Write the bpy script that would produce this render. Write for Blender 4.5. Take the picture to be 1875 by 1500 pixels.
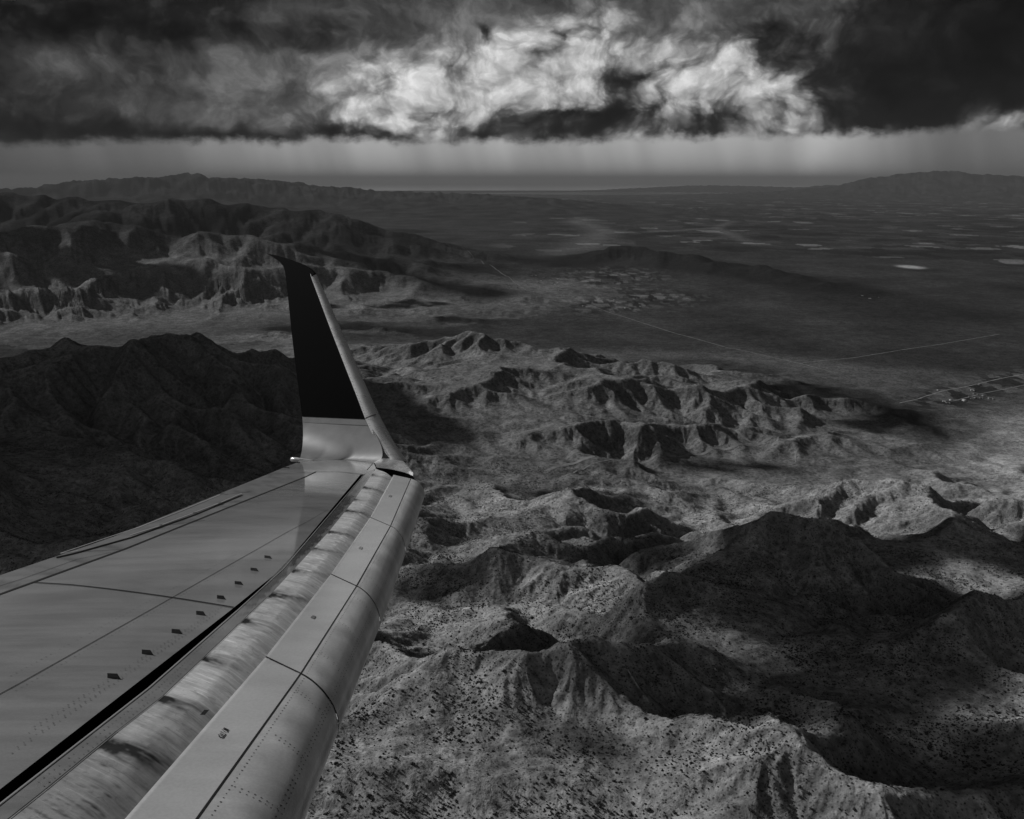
import bpy, math, random
import numpy as np

random.seed(7)
RNG = np.random.default_rng(11)
scene = bpy.context.scene
for o in list(bpy.data.objects):
    bpy.data.objects.remove(o, do_unlink=True)
COL = scene.collection

# ------------------------------------------------------------------ camera
FPX = 1624.0                       # focal length in pixels of the 1875 px wide photograph
PITCH = math.atan(420.0 / FPX)     # downward pitch, horizon a fifth of the way down
cam_data = bpy.data.cameras.new('camera')
cam = bpy.data.objects.new('camera', cam_data)
COL.objects.link(cam)
cam.rotation_euler = (math.pi / 2 - PITCH, 0, 0)
cam_data.sensor_width = 36.0
cam_data.lens = 36.0 * FPX / 1875.0
cam_data.clip_start = 0.05
cam_data.clip_end = 400000.0
scene.camera = cam
CP, SP = math.cos(PITCH), math.sin(PITCH)

# ------------------------------------------------------------------ sun
SUN_AZ = math.radians(-62.0)       # measured from +Y towards +X
SUN_EL = math.radians(28.5)
SUN = np.array([math.sin(SUN_AZ) * math.cos(SUN_EL), math.cos(SUN_AZ) * math.cos(SUN_EL), math.sin(SUN_EL)])
sun_data = bpy.data.lights.new('sun', 'SUN')
sun_data.energy = 3.8
sun_data.angle = math.radians(0.6)
sun_data.color = (1, 1, 1)
sun = bpy.data.objects.new('sun', sun_data)
COL.objects.link(sun)
from mathutils import Vector
sun.rotation_euler = Vector((-SUN[0], -SUN[1], -SUN[2])).to_track_quat('-Z', 'Y').to_euler()

scene.view_settings.view_transform = 'Standard'
scene.view_settings.look = 'None'
scene.view_settings.exposure = 0.0
scene.view_settings.gamma = 1.0
scene.view_settings.use_curve_mapping = False
scene.cycles.use_denoising = True
scene.cycles.volume_bounces = 0
scene.cycles.max_bounces = 6
scene.cycles.diffuse_bounces = 2
scene.cycles.glossy_bounces = 3
scene.cycles.sample_clamp_indirect = 4.0

# ------------------------------------------------------------------ node helper
class NT:
    def __init__(s, tree):
        s.t = tree
    def n(s, typ, **kw):
        nd = s.t.nodes.new(typ)
        for k, v in kw.items():
            setattr(nd, k, v)
        return nd
    def put(s, sock, v):
        if hasattr(v, 'is_linked') or isinstance(v, bpy.types.NodeSocket):
            s.t.links.new(v, sock)
        else:
            sock.default_value = v
    def m(s, op, a, b=None, c=None, clamp=False):
        nd = s.n('ShaderNodeMath', operation=op, use_clamp=clamp)
        s.put(nd.inputs[0], a)
        if b is not None: s.put(nd.inputs[1], b)
        if c is not None: s.put(nd.inputs[2], c)
        return nd.outputs[0]
    def mix(s, f, a, b):
        nd = s.n('ShaderNodeMix', data_type='FLOAT')
        s.put(nd.inputs[0], f); s.put(nd.inputs[2], a); s.put(nd.inputs[3], b)
        return nd.outputs[0]
    def ss(s, x, lo, hi, a=0.0, b=1.0):
        nd = s.n('ShaderNodeMapRange', interpolation_type='SMOOTHSTEP')
        s.put(nd.inputs[0], x)
        for i, v in zip((1, 2, 3, 4), (lo, hi, a, b)): s.put(nd.inputs[i], v)
        return nd.outputs[0]
    def noise(s, vec, scale, detail=4, rough=0.5, dist=0.0, dim='3D'):
        nd = s.n('ShaderNodeTexNoise', noise_dimensions=dim)
        if vec is not None: s.t.links.new(vec, nd.inputs['Vector'])
        nd.inputs['Scale'].default_value = scale; nd.inputs['Detail'].default_value = detail
        nd.inputs['Roughness'].default_value = rough; nd.inputs['Distortion'].default_value = dist
        return nd.outputs[0]
    def vec(s, x, y, z=0.0):
        nd = s.n('ShaderNodeCombineXYZ')
        s.put(nd.inputs[0], x); s.put(nd.inputs[1], y); s.put(nd.inputs[2], z)
        return nd.outputs[0]

# ------------------------------------------------------------------ world: storm sky
def pix_az_el(u, v):
    x = (u - 937.5) / FPX; y = -(v - 750) / FPX
    d = (x, CP + y * SP, -SP + y * CP)
    return math.degrees(math.atan2(d[0], d[1])), math.degrees(math.atan2(d[2], math.hypot(d[0], d[1])))

world = bpy.data.worlds.new('World')
scene.world = world
world.use_nodes = True
world.cycles.sampling_method = 'MANUAL'
world.cycles.sample_map_resolution = 512
wt = world.node_tree
wt.nodes.clear()
W_ = NT(wt)
tc = W_.n('ShaderNodeTexCoord')
sep = W_.n('ShaderNodeSeparateXYZ')
wt.links.new(tc.outputs['Generated'], sep.inputs[0])
az = W_.m('MULTIPLY', W_.m('ARCTAN2', sep.outputs[0], sep.outputs[1]), 57.29578)
el = W_.m('MULTIPLY', W_.m('ARCSINE', sep.outputs[2]), 57.29578)
pos = W_.vec(W_.m('MULTIPLY', az, 0.62), el)
warp1 = W_.m('SUBTRACT', W_.noise(pos, 0.30, 2, 0.5, 0, '2D'), 0.5)
warp2 = W_.m('SUBTRACT', W_.noise(W_.vec(W_.m('MULTIPLY_ADD', az, 0.62, 37.0), el, 5.0), 0.30, 2, 0.5, 0, '2D'), 0.5)
w1f = W_.m('SUBTRACT', W_.noise(pos, 1.5, 4, 0.6, 0, '2D'), 0.5)
w2f = W_.m('SUBTRACT', W_.noise(W_.vec(W_.m('MULTIPLY_ADD', az, 0.62, 17.0), el, 8.0), 1.5, 4, 0.6, 0, '2D'), 0.5)
azw = W_.m('ADD', W_.m('MULTIPLY_ADD', warp1, 2.6, az), W_.m('MULTIPLY', w1f, 0.5))
elw = W_.m('ADD', W_.m('MULTIPLY_ADD', warp2, 1.6, el), W_.m('MULTIPLY', w2f, 0.42))

def puff(da, de, scale, detail=3.0, z=0.0):
    """heaped cumulus: rounded cells within rounded cells"""
    v = W_.vec(W_.m('MULTIPLY', W_.m('ADD', azw, da), 0.8), W_.m('ADD', elw, de), z)
    nd = W_.n('ShaderNodeTexVoronoi', feature='SMOOTH_F1', voronoi_dimensions='2D')
    nd.normalize = True
    wt.links.new(v, nd.inputs['Vector'])
    for k_, x_ in (('Scale', scale), ('Detail', detail), ('Roughness', 0.52), ('Lacunarity', 2.15), ('Smoothness', 0.55)): nd.inputs[k_].default_value = x_
    return W_.m('SUBTRACT', 1.0, nd.outputs['Distance'])
P0 = puff(0.0, 0.0, 0.46)
P1 = puff(-0.40, 0.45, 0.46)
Pv = W_.ss(P0, 0.45, 0.88)                              # 0 in the clefts, 1 on the domes
emb = W_.m('MULTIPLY', W_.m('SUBTRACT', P0, P1), 3.2)      # lit flank against shaded flank
billow = W_.noise(W_.vec(W_.m('MULTIPLY', azw, 0.7), elw, 2.0), 0.30, 4, 0.55, 0, '2D')
fine = W_.noise(W_.vec(W_.m('MULTIPLY', azw, 0.9), elw, 9.0), 1.1, 4, 0.62, 0, '2D')

def blob(u, v, su, sv, val, tilt=0.0, soft=2.4):
    """one mass of cloud, given by centre and half size in pixels, in degrees of azimuth / elevation"""
    a0, e0 = pix_az_el(u, v)
    sa, se = su / 28.3, sv / 28.3
    da = W_.m('SUBTRACT', azw, a0); de = W_.m('SUBTRACT', elw, e0)
    if tilt:
        ct, st = math.cos(tilt), math.sin(tilt)
        da, de = (W_.m('ADD', W_.m('MULTIPLY', da, ct), W_.m('MULTIPLY', de, st)),
                  W_.m('SUBTRACT', W_.m('MULTIPLY', de, ct), W_.m('MULTIPLY', da, st)))
    da = W_.m('MULTIPLY', da, 1.0 / sa); de = W_.m('MULTIPLY', de, 1.0 / se)
    q = W_.m('MULTIPLY_ADD', da, da, W_.m('MULTIPLY', de, de))
    return W_.m('MULTIPLY', W_.m('EXPONENT', W_.m('MULTIPLY', q, -1.0)), val)

def total(items):
    t_ = None
    for args in items:
        b_ = blob(*args); t_ = b_ if t_ is None else W_.m('ADD', t_, b_)
    return t_
# dim, broad masses
dim = total([(140, 116, 80, 22, 0.10, -0.1), (330, 155, 240, 50, 0.05, 0.1), (560, 135, 250, 70, 0.10, 0.25), (720, 190, 220, 70, 0.10), (350, 205, 130, 22, 0.025), (1150, 60, 380, 60, 0.15),
             (1540, 90, 70, 90, 0.09), (800, 80, 220, 50, 0.06)])
# sunlit heaps: how much of the heap is in the sun
heap = total([(790, 195, 210, 62, 0.95, 0.15), (930, 130, 150, 75, 0.95, 0.3), (1060, 130, 55, 95, 0.75, -0.5), (1310, 150, 150, 75, 1.15),
              (1435, 195, 55, 55, 0.8), (1190, 232, 60, 26, 0.85), (690, 140, 110, 50, 0.35, 0.4), (1760, 238, 120, 20, 1.3, 0.05), (1512, 235, 16, 12, 0.8), (1010, 205, 20, 40, 0.5, -0.6)])
lit = W_.ss(W_.m('MULTIPLY_ADD', W_.m('SUBTRACT', Pv, 0.5), 0.60, heap), 0.10, 1.25)
heapval = W_.m('MULTIPLY', W_.m('POWER', lit, 1.35), W_.m('MULTIPLY_ADD', Pv, 0.36, W_.m('MULTIPLY_ADD', emb, 0.24, 0.16)))
heapval = W_.m('MAXIMUM', heapval, 0.0)
# dark, shaded masses in front of them
dark = total([(1165, 150, 52, 58, 1.05, 0.25), (985, 232, 140, 26, 1.6), (1425, 82, 50, 34, 1.9, -0.5), (1290, 226, 100, 24, 1.25),
              (1660, 110, 130, 95, 2.0), (1850, 90, 180, 95, 2.0), (1575, 222, 70, 26, 1.6), (905, 66, 16, 18, 1.0), (1015, 64, 18, 16, 1.0),
              (500, 250, 260, 22, 0.9), (120, 235, 200, 30, 0.8), (150, 55, 250, 40, 0.9), (560, 60, 160, 36, 0.6), (760, 262, 160, 12, 0.7)])
darkm = W_.ss(W_.m('MULTIPLY_ADD', W_.m('SUBTRACT', Pv, 0.5), -0.5, dark), 0.05, 1.05)
tex = W_.m('MULTIPLY', W_.ss(billow, 0.28, 0.70, 0.5, 1.5), W_.ss(fine, 0.25, 0.75, 0.72, 1.28))
cloud = W_.m('MULTIPLY', W_.m('MULTIPLY_ADD', dim, 0.72, 0.006), tex)
cloud = W_.m('ADD', cloud, W_.m('MULTIPLY', heapval, W_.ss(fine, 0.25, 0.75, 0.80, 1.2)))
cloud = W_.m('MULTIPLY', cloud, W_.mix(darkm, 1.0, W_.m('MULTIPLY_ADD', Pv, 0.10, 0.06)))
cloud = W_.m('ADD', cloud, W_.m('MULTIPLY_ADD', Pv, 0.003, 0.002))
# overhead deck: a dim, uneven overcast away from the horizon
deck = W_.m('MULTIPLY', W_.ss(el, 10.0, 26.0), W_.ss(W_.noise(tc.outputs['Generated'], 2.2, 3, 0.6), 0.35, 0.75, 0.004, 0.030))
cloud = W_.m('ADD', cloud, deck)
# bright patch added to the sky low behind the aircraft to brighten the bare metal
side = W_.m('MULTIPLY', W_.ss(W_.m('COSINE', W_.m('MULTIPLY_ADD', az, 0.0174533, 2.97)), -0.05, 0.70, 0.0, 0.44), W_.m('MULTIPLY', W_.ss(el, 3.0, 9.0), W_.ss(el, 34.0, 21.0)))
cloud = W_.m('ADD', cloud, W_.m('MULTIPLY', side, W_.ss(W_.noise(tc.outputs['Generated'], 3.1, 3, 0.55), 0.3, 0.7, 0.25, 1.3)))
# pale rain band between the cloud base and the horizon; extra glow added right of and behind the picture to brighten the metal
shaft = W_.noise(W_.vec(W_.m('MULTIPLY_ADD', el, 0.22, az), W_.m('MULTIPLY', el, 0.16)), 0.17, 3, 0.6, 0, '2D')
band = W_.m('MULTIPLY', W_.ss(az, -31.0, -6.0, 0.095, 0.40), W_.ss(az, 16.0, 27.0, 1.0, 0.42))
band = W_.m('MULTIPLY', band, W_.ss(shaft, 0.30, 0.70, 0.80, 1.18))
glow = W_.m('ADD', blob(1490, 300, 34, 120, 0.09, 0.12), blob(1330, 290, 40, 110, 0.03, 0.1))
band = W_.m('ADD', W_.m('MULTIPLY', band, W_.ss(el, -1.5, 2.6, 0.72, 1.06)), glow)
band = W_.m('ADD', band, W_.m('MULTIPLY', W_.ss(az, 45.0, 85.0), W_.ss(az, 178.0, 150.0, 0.0, 0.75)))
base_el = W_.m('ADD', W_.m('MULTIPLY_ADD', az, 0.010, 2.46), W_.m('MULTIPLY', W_.m('SUBTRACT', W_.noise(W_.vec(az, 0.0), 0.13, 5, 0.66, 0, '2D'), 0.5), 1.7))
base_el = W_.m('ADD', base_el, W_.m('MULTIPLY', W_.m('SUBTRACT', W_.noise(pos, 1.5, 4, 0.65, 0, '2D'), 0.5), 0.75))
under = W_.ss(W_.m('SUBTRACT', el, base_el), -0.42, 0.30)
skyval = W_.mix(under, band, cloud)
rgb = W_.n('ShaderNodeCombineColor')
for i in range(3): wt.links.new(skyval, rgb.inputs[i])
nish = W_.n('ShaderNodeTexSky', sky_type='NISHITA', sun_disc=False, sun_elevation=SUN_EL, sun_rotation=math.radians(360 - 62))
nish.altitude = 1500.0
bw = W_.n('ShaderNodeRGBToBW')
wt.links.new(nish.outputs[0], bw.inputs[0])
gap = W_.m('MULTIPLY', bw.outputs[0], W_.ss(el, 12.0, 40.0, 0.0, 0.03))      # what the deck lets through
bg1 = W_.n('ShaderNodeBackground'); bg1.inputs[1].default_value = 1.0
wt.links.new(rgb.outputs[0], bg1.inputs[0])
bg2 = W_.n('ShaderNodeBackground'); bg2.inputs[1].default_value = 0.06
wt.links.new(gap, bg2.inputs[0])
addw = W_.n('ShaderNodeAddShader')
wt.links.new(bg1.outputs[0], addw.inputs[0]); wt.links.new(bg2.outputs[0], addw.inputs[1])
wout = W_.n('ShaderNodeOutputWorld')
wt.links.new(addw.outputs[0], wout.inputs[0])

# ------------------------------------------------------------------ object helpers
def tag(o, label=None, cat=None, group=None, kind=None):
    if label: o['label'] = label
    if cat: o['category'] = cat
    if group: o['group'] = group
    if kind: o['kind'] = kind
    return o

def link(o, parent=None):
    COL.objects.link(o)
    if parent is not None: o.parent = parent
    return o

def mesh_np(name, verts, faces, mat=None, parent=None, smooth=True, attrs=None):
    """verts (N,3), faces (M,k) arrays -> one linked mesh object"""
    me = bpy.data.meshes.new(name)
    verts = np.ascontiguousarray(verts, dtype=np.float32); faces = np.ascontiguousarray(faces, dtype=np.int32)
    nf, k = faces.shape
    me.vertices.add(len(verts)); me.vertices.foreach_set('co', verts.ravel())
    me.loops.add(nf * k); me.loops.foreach_set('vertex_index', faces.ravel())
    me.polygons.add(nf)
    me.polygons.foreach_set('loop_start', np.arange(0, nf * k, k, dtype=np.int32))
    me.polygons.foreach_set('loop_total', np.full(nf, k, dtype=np.int32))
    me.update(calc_edges=True)
    if smooth: me.polygons.foreach_set('use_smooth', np.ones(nf, dtype=bool))
    for an, av in (attrs or {}).items():
        at = me.attributes.new(an, 'FLOAT', 'POINT'); at.data.foreach_set('value', np.ascontiguousarray(av, dtype=np.float32).ravel())
    if mat: me.materials.append(mat)
    return link(bpy.data.objects.new(name, me), parent)

def mesh_py(name, verts, faces, mat=None, parent=None, smooth=False):
    me = bpy.data.meshes.new(name)
    me.from_pydata([tuple(map(float, v)) for v in verts], [], faces)
    if smooth:
        for p in me.polygons: p.use_smooth = True
    if mat: me.materials.append(mat)
    return link(bpy.data.objects.new(name, me), parent)

def new_mat(name):
    m = bpy.data.materials.new(name); m.use_nodes = True
    t = m.node_tree
    return m, NT(t), t.nodes['Principled BSDF'], t

def grey(N, val):
    c = N.n('ShaderNodeCombineColor')
    for i in range(3): N.put(c.inputs[i], val)
    return c.outputs[0]

# ------------------------------------------------------------------ noise
def hash2(ix, iy, seed=0.0):
    ix = ix.astype(np.int64); iy = iy.astype(np.int64)
    h = (ix * 374761393 + iy * 668265263 + int(seed * 1013) * 144665) & 0x7fffffff
    h = ((h ^ (h >> 13)) * 1274126177) & 0x7fffffff
    h = h ^ (h >> 16)
    a = (h & 0xffff).astype(np.float32) / 65536.0
    b = ((h >> 15) & 0xffff).astype(np.float32) / 65536.0
    return a, b

def gnoise(x, y, seed=0.0):
    ix = np.floor(x); iy = np.floor(y); fx = (x - ix).astype(np.float32); fy = (y - iy).astype(np.float32)
    ux = fx * fx * fx * (fx * (fx * 6 - 15) + 10); uy = fy * fy * fy * (fy * (fy * 6 - 15) + 10)
    def g(ox, oy):
        a, _ = hash2(ix + ox, iy + oy, seed)
        an = a * 6.2831853
        return np.cos(an) * (fx - ox) + np.sin(an) * (fy - oy)
    n0 = g(0, 0) * (1 - ux) + g(1, 0) * ux
    n1 = g(0, 1) * (1 - ux) + g(1, 1) * ux
    return (n0 * (1 - uy) + n1 * uy) * 1.5

def fbm(x, y, wl, octv=5, seed=0.0, gain=0.5):
    out = np.zeros(x.shape, np.float32); a = 1.0; f = 1.0 / wl
    for i in range(octv):
        out += a * gnoise(x * f, y * f, seed + i * 7.3); a *= gain; f *= 2.03
    return out

def erosion(px, py, dx, dy, seed):
    ix = np.floor(px); iy = np.floor(py); fx = (px - ix).astype(np.float32); fy = (py - iy).astype(np.float32)
    va = np.zeros(fx.shape, np.float32); gx = va.copy(); gy = va.copy(); wt_ = va.copy()
    for i in (-2, -1, 0, 1):
        for j in (-2, -1, 0, 1):
            ha, hb = hash2(ix - i, iy - j, seed)
            ppx = fx + i - ha * 0.5; ppy = fy + j - hb * 0.5
            d = ppx * ppx + ppy * ppy
            w = np.exp(-d * 2.0); wt_ += w
            mag = (ppx * dx + ppy * dy) * 6.2831853
            sn = -np.sin(mag) * w
            va += np.cos(mag) * w; gx += sn * dx; gy += sn * dy
    return va / wt_, gx / wt_, gy / wt_

def smooth01(x):
    x = np.clip(x, 0, 1); return x * x * (3 - 2 * x)

# ------------------------------------------------------------------ terrain
PLAIN = -1100.0

def ray(u, v):
    x = (u - 937.5) / FPX; y = -(v - 750) / FPX
    return np.array([x, CP + y * SP, -SP + y * CP])

def on_level(u, v, z=PLAIN):
    d = ray(u, v); t = z / d[2]
    return d * t

VALLEY = [(-400, 1010), (300, 1000), (560, 985), (760, 958), (1010, 920), (1130, 905), (1330, 898), (1480, 884), (1640, 868), (1815, 850), (2100, 838)]
_va, _vr = [], []
for (u, v) in VALLEY:
    p = on_level(u, v); _va.append(math.atan2(p[0], p[1])); _vr.append(math.hypot(p[0], p[1]))

def front_base(x, y):
    a = np.arctan2(x, y); r = np.hypot(x, y)
    rv = np.interp(a, _va, _vr)
    fr = np.clip((rv - r) / (rv - 1000.0), 0, 1.05)
    return (PLAIN + 390.0 * fr ** 1.1).astype(np.float32), fr

RIDGES = []   # (points xyz-amp array, width)
def ridge(w, *pts, sharp=1.3):
    """crest points (u, v, height above the base)"""
    out = []
    for (u, v, amp) in pts:
        d = ray(u, v); z = PLAIN + amp
        for _ in range(60):
            t = z / d[2] if d[2] < -1e-4 else 4000
            p = d * t
            b, _f = front_base(np.array([p[0]]), np.array([p[1]]))
            z = 0.5 * z + 0.5 * (float(b[0]) + amp)
        out.append((p[0], p[1], amp))
    q = np.array(out)
    fr_ = front_base(q[:, 0], q[:, 1])[1].mean()
    near_ = fr_ > 0.02
    q[:, 2] *= (0.85 if fr_ < 0.22 else (1.1 if fr_ < 0.4 else 1.4)) if near_ else (0.86 if w > 850 else (0.74 if q[:, 2].max() > 310 else 1.3))          # what running water will take away again
    w = w * (0.90 if near_ else (1.25 if w > 850 else 1.08))
    RIDGES.append((q, w, sharp))

def ridge_at(w, *pts, sharp=1.3):
    """crest points (u, v, distance)"""
    out = []
    for (u, v, D) in pts:
        d = ray(u, v); t = D / math.hypot(d[0], d[1])
        out.append((d[0] * t, d[1] * t, max(8.0, d[2] * t - PLAIN)))
    RIDGES.append((np.array(out), w, sharp))

# front massif
ridge(210, (735, 1015, 60), (800, 985, 110), (900, 962, 150), (960, 955, 135), (1060, 958, 115), (1150, 960, 105), (1210, 985, 60), (1270, 1010, 30))
ridge(170, (1005, 942, 40), (1060, 905, 120), (1120, 890, 150), (1190, 893, 130), (1250, 905, 110))
ridge(120, (1250, 905, 110), (1280, 950, 70), (1300, 1000, 20))
ridge(280, (1200, 1010, 50), (1300, 960, 130), (1390, 930, 180), (1460, 925, 190), (1540, 945, 170), (1600, 965, 150), (1680, 1010, 110), (1760, 1060, 80))
ridge(220, (1480, 885, 60), (1550, 860, 120), (1640, 843, 160), (1720, 850, 150), (1800, 880, 130), (1950, 890, 120))
ridge(150, (1720, 850, 150), (1750, 920, 120), (1850, 970, 60))
ridge(110, (880, 1095, 90), (930, 1080, 125), (990, 1090, 110), (1060, 1115, 60))
ridge(150, (1010, 1100, 60), (1090, 1080, 110), (1150, 1050, 140), (1230, 1040, 140), (1300, 1045, 120), (1400, 1090, 80), (1480, 1120, 40))
ridge(150, (780, 1230, 30), (850, 1190, 90), (910, 1165, 135), (960, 1168, 125), (1020, 1165, 130), (1060, 1165, 110), (1150, 1210, 90), (1230, 1270, 70), (1300, 1300, 40))
ridge(140, (1060, 1165, 110), (1140, 1135, 140), (1200, 1135, 140), (1260, 1165, 120), (1330, 1230, 90), (1400, 1280, 50))
ridge(130, (1290, 1140, 110), (1400, 1170, 100), (1480, 1220, 80), (1560, 1280, 60), (1640, 1300, 30))
ridge(110, (1250, 1250, 80), (1350, 1270, 100), (1420, 1290, 90), (1500, 1330, 60))
ridge(110, (1490, 1310, 40), (1560, 1290, 70), (1620, 1290, 70), (1700, 1340, 50), (1815, 1380, 40))
ridge(130, (640, 1250, 50), (760, 1270, 60), (900, 1290, 80), (1000, 1330, 80), (1100, 1400, 60))
ridge(100, (600, 1380, 40), (700, 1370, 60), (850, 1380, 60), (980, 1420, 60), (1080, 1470, 40))
ridge(100, (1300, 1370, 60), (1420, 1400, 60), (1560, 1440, 50))
ridge(170, (1900, 1030, 150), (1815, 1050, 140), (1700, 1100, 120), (1600, 1120, 100), (1550, 1150, 50))
ridge(150, (1950, 1180, 120), (1800, 1220, 90), (1700, 1250, 50))
# middle hills
ridge(430, (640, 640, 70), (700, 630, 150), (760, 628, 190), (830, 622, 230), (900, 622, 240), (960, 632, 220), (1040, 645, 190), (1130, 660, 160), (1230, 672, 140), (1330, 690, 110), (1400, 720, 80))
ridge(200, (900, 622, 220), (870, 690, 120), (850, 740, 40))
ridge(200, (760, 628, 190), (745, 690, 110), (800, 750, 40))
ridge(260, (850, 800, 60), (900, 745, 140), (960, 725, 180), (1040, 715, 190), (1110, 712, 190), (1200, 720, 170), (1290, 735, 140), (1380, 750, 110), (1450, 740, 90))
ridge(240, (850, 838, 60), (900, 815, 120), (960, 785, 170), (1050, 775, 190), (1100, 775, 170), (1180, 800, 120), (1260, 822, 60), (1330, 835, 20))
ridge(170, (1100, 775, 170), (1080, 820, 90), (1050, 855, 30))
ridge(170, (960, 785, 170), (950, 840, 80), (960, 875, 25))
ridge(140, (1110, 712, 190), (1160, 770, 100), (1200, 830, 30))
ridge(140, (1290, 735, 140), (1340, 780, 70), (1400, 820, 20))
ridge(150, (930, 872, 40), (1000, 856, 80), (1050, 878, 40), (1090, 890, 10))
ridge(170, (1440, 735, 60), (1490, 715, 110), (1550, 720, 110), (1620, 745, 90), (1680, 770, 60), (1750, 795, 15))
ridge(110, (1440, 790, 40), (1480, 775, 70), (1550, 790, 60))
ridge(130, (1195, 665, 40), (1260, 660, 60), (1330, 672, 50), (1400, 682, 10))
ridge(260, (560, 700, 100), (660, 730, 150), (740, 760, 140), (800, 800, 110), (860, 850, 60), (950, 890, 15))
ridge(160, (740, 760, 140), (760, 830, 80), (830, 890, 30))
ridge(620, (660, 700, 130), (760, 690, 170), (850, 700, 190), (1000, 705, 190), (1150, 720, 165), (1300, 735, 120), (1420, 750, 60))
ridge(160, (1230, 672, 120), (1200, 720, 110), (1150, 760, 70))
ridge(160, (1040, 645, 180), (1000, 690, 120), (930, 720, 110))
ridge(150, (1330, 690, 110), (1380, 740, 80), (1450, 780, 40))
# left mountain under the cloud
ridge(900, (-250, 600, 600), (-50, 590, 620), (60, 572, 640), (150, 563, 660), (250, 575, 620), (350, 600, 520), (430, 640, 420), (500, 690, 330), (560, 740, 230), (620, 800, 120), (680, 850, 50))
ridge(350, (150, 563, 660), (250, 700, 400), (330, 800, 250), (420, 900, 100))
ridge(420, (30, 700, 450), (150, 800, 330), (300, 900, 180))
ridge(420, (-150, 650, 520), (-60, 800, 380), (60, 930, 260), (200, 1000, 160))
ridge(380, (430, 640, 420), (420, 740, 330), (470, 830, 200), (560, 920, 90))
ridge(300, (250, 575, 620), (360, 690, 430), (440, 740, 330))
ridge(200, (-60, 1090, 120), (120, 1080, 130), (330, 1060, 120), (520, 1040, 90))
ridge(200, (-60, 1250, 120), (180, 1240, 130), (420, 1230, 120), (620, 1200, 70))
# left hills in the sun
ridge(480, (-100, 545, 210), (30, 540, 200), (130, 525, 230), (230, 500, 260), (290, 500, 260), (370, 490, 300), (440, 500, 270), (520, 495, 260), (600, 500, 220), (680, 505, 180), (760, 515, 140), (840, 530, 80), (900, 540, 20))
ridge(260, (290, 500, 260), (310, 545, 120), (320, 575, 20))
ridge(260, (370, 490, 300), (410, 550, 110), (430, 578, 20))
ridge(220, (520, 495, 260), (560, 545, 90), (600, 572, 10))
ridge(200, (420, 615, 30), (480, 600, 90), (540, 605, 100), (600, 640, 60))
ridge(150, (520, 608, 20), (620, 600, 50), (700, 598, 60), (760, 605, 40), (820, 612, 5))
ridge(60, (815, 590, 20), (830, 588, 35), (860, 590, 30), (880, 592, 8))
# far mountains
ridge_at(1900, (-200, 330, 16500), (-60, 332, 16500), (40, 335, 16200), (130, 340, 15800), (230, 352, 15200), (310, 368, 14500))
ridge_at(1300, (200, 385, 13500), (300, 365, 13600), (380, 362, 13700), (470, 375, 13400), (560, 388, 13000), (620, 398, 12800), (700, 425, 12600), (760, 445, 12400), (840, 470, 11900))
ridge_at(950, (-80, 430, 9700), (40, 420, 9700), (150, 405, 9800), (220, 400, 10000), (300, 420, 9800), (400, 420, 9800), (500, 440, 9800), (600, 455, 9900), (680, 470, 10000), (760, 480, 10300))
ridge_at(3800, (-200, 350, 40000), (0, 345, 40000), (100, 335, 40000), (200, 327, 40000), (280, 324, 40000), (330, 317, 40000), (380, 325, 40000), (450, 326, 40000), (520, 336, 40000), (600, 345, 39000), (700, 351, 38000), (850, 355, 36000), (950, 361, 34000))
ridge_at(4500, (1500, 344, 68000), (1560, 338, 68000), (1620, 324, 68000), (1680, 315, 68000), (1740, 312, 68000), (1800, 319, 68000), (1950, 324, 68000))
ridge_at(3000, (1150, 345, 94000), (1300, 339, 96000), (1450, 343, 94000), (1550, 338, 92000))
ridge_at(420, (1030, 482, 12200), (1080, 462, 12500), (1110, 448, 12600), (1160, 450, 12500), (1230, 460, 12100), (1320, 475, 11500), (1420, 495, 10700), (1500, 515, 9900), (1570, 530, 9400))
ridge_at(130, (1230, 533, 9600), (1270, 530, 9650), (1320, 534, 9600))
ridge_at(150, (1380, 538, 9300), (1440, 533, 9300), (1500, 540, 9200))

def polyline_dist(x, y, P):
    """distance to a polyline, and its third value interpolated at the nearest point"""
    best = np.full(x.shape, 1e18, np.float32); val = np.zeros(x.shape, np.float32)
    for i in range(len(P) - 1):
        ax, ay, aa = P[i]; bx, by, ba = P[i + 1]
        ex, ey = bx - ax, by - ay
        t = np.clip(((x - ax) * ex + (y - ay) * ey) / (ex * ex + ey * ey + 1e-9), 0, 1)
        d = (x - ax - t * ex) ** 2 + (y - ay - t * ey) ** 2
        m = d < best
        best = np.where(m, d, best); val = np.where(m, aa + t * (ba - aa), val)
    return np.sqrt(best), val

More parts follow.
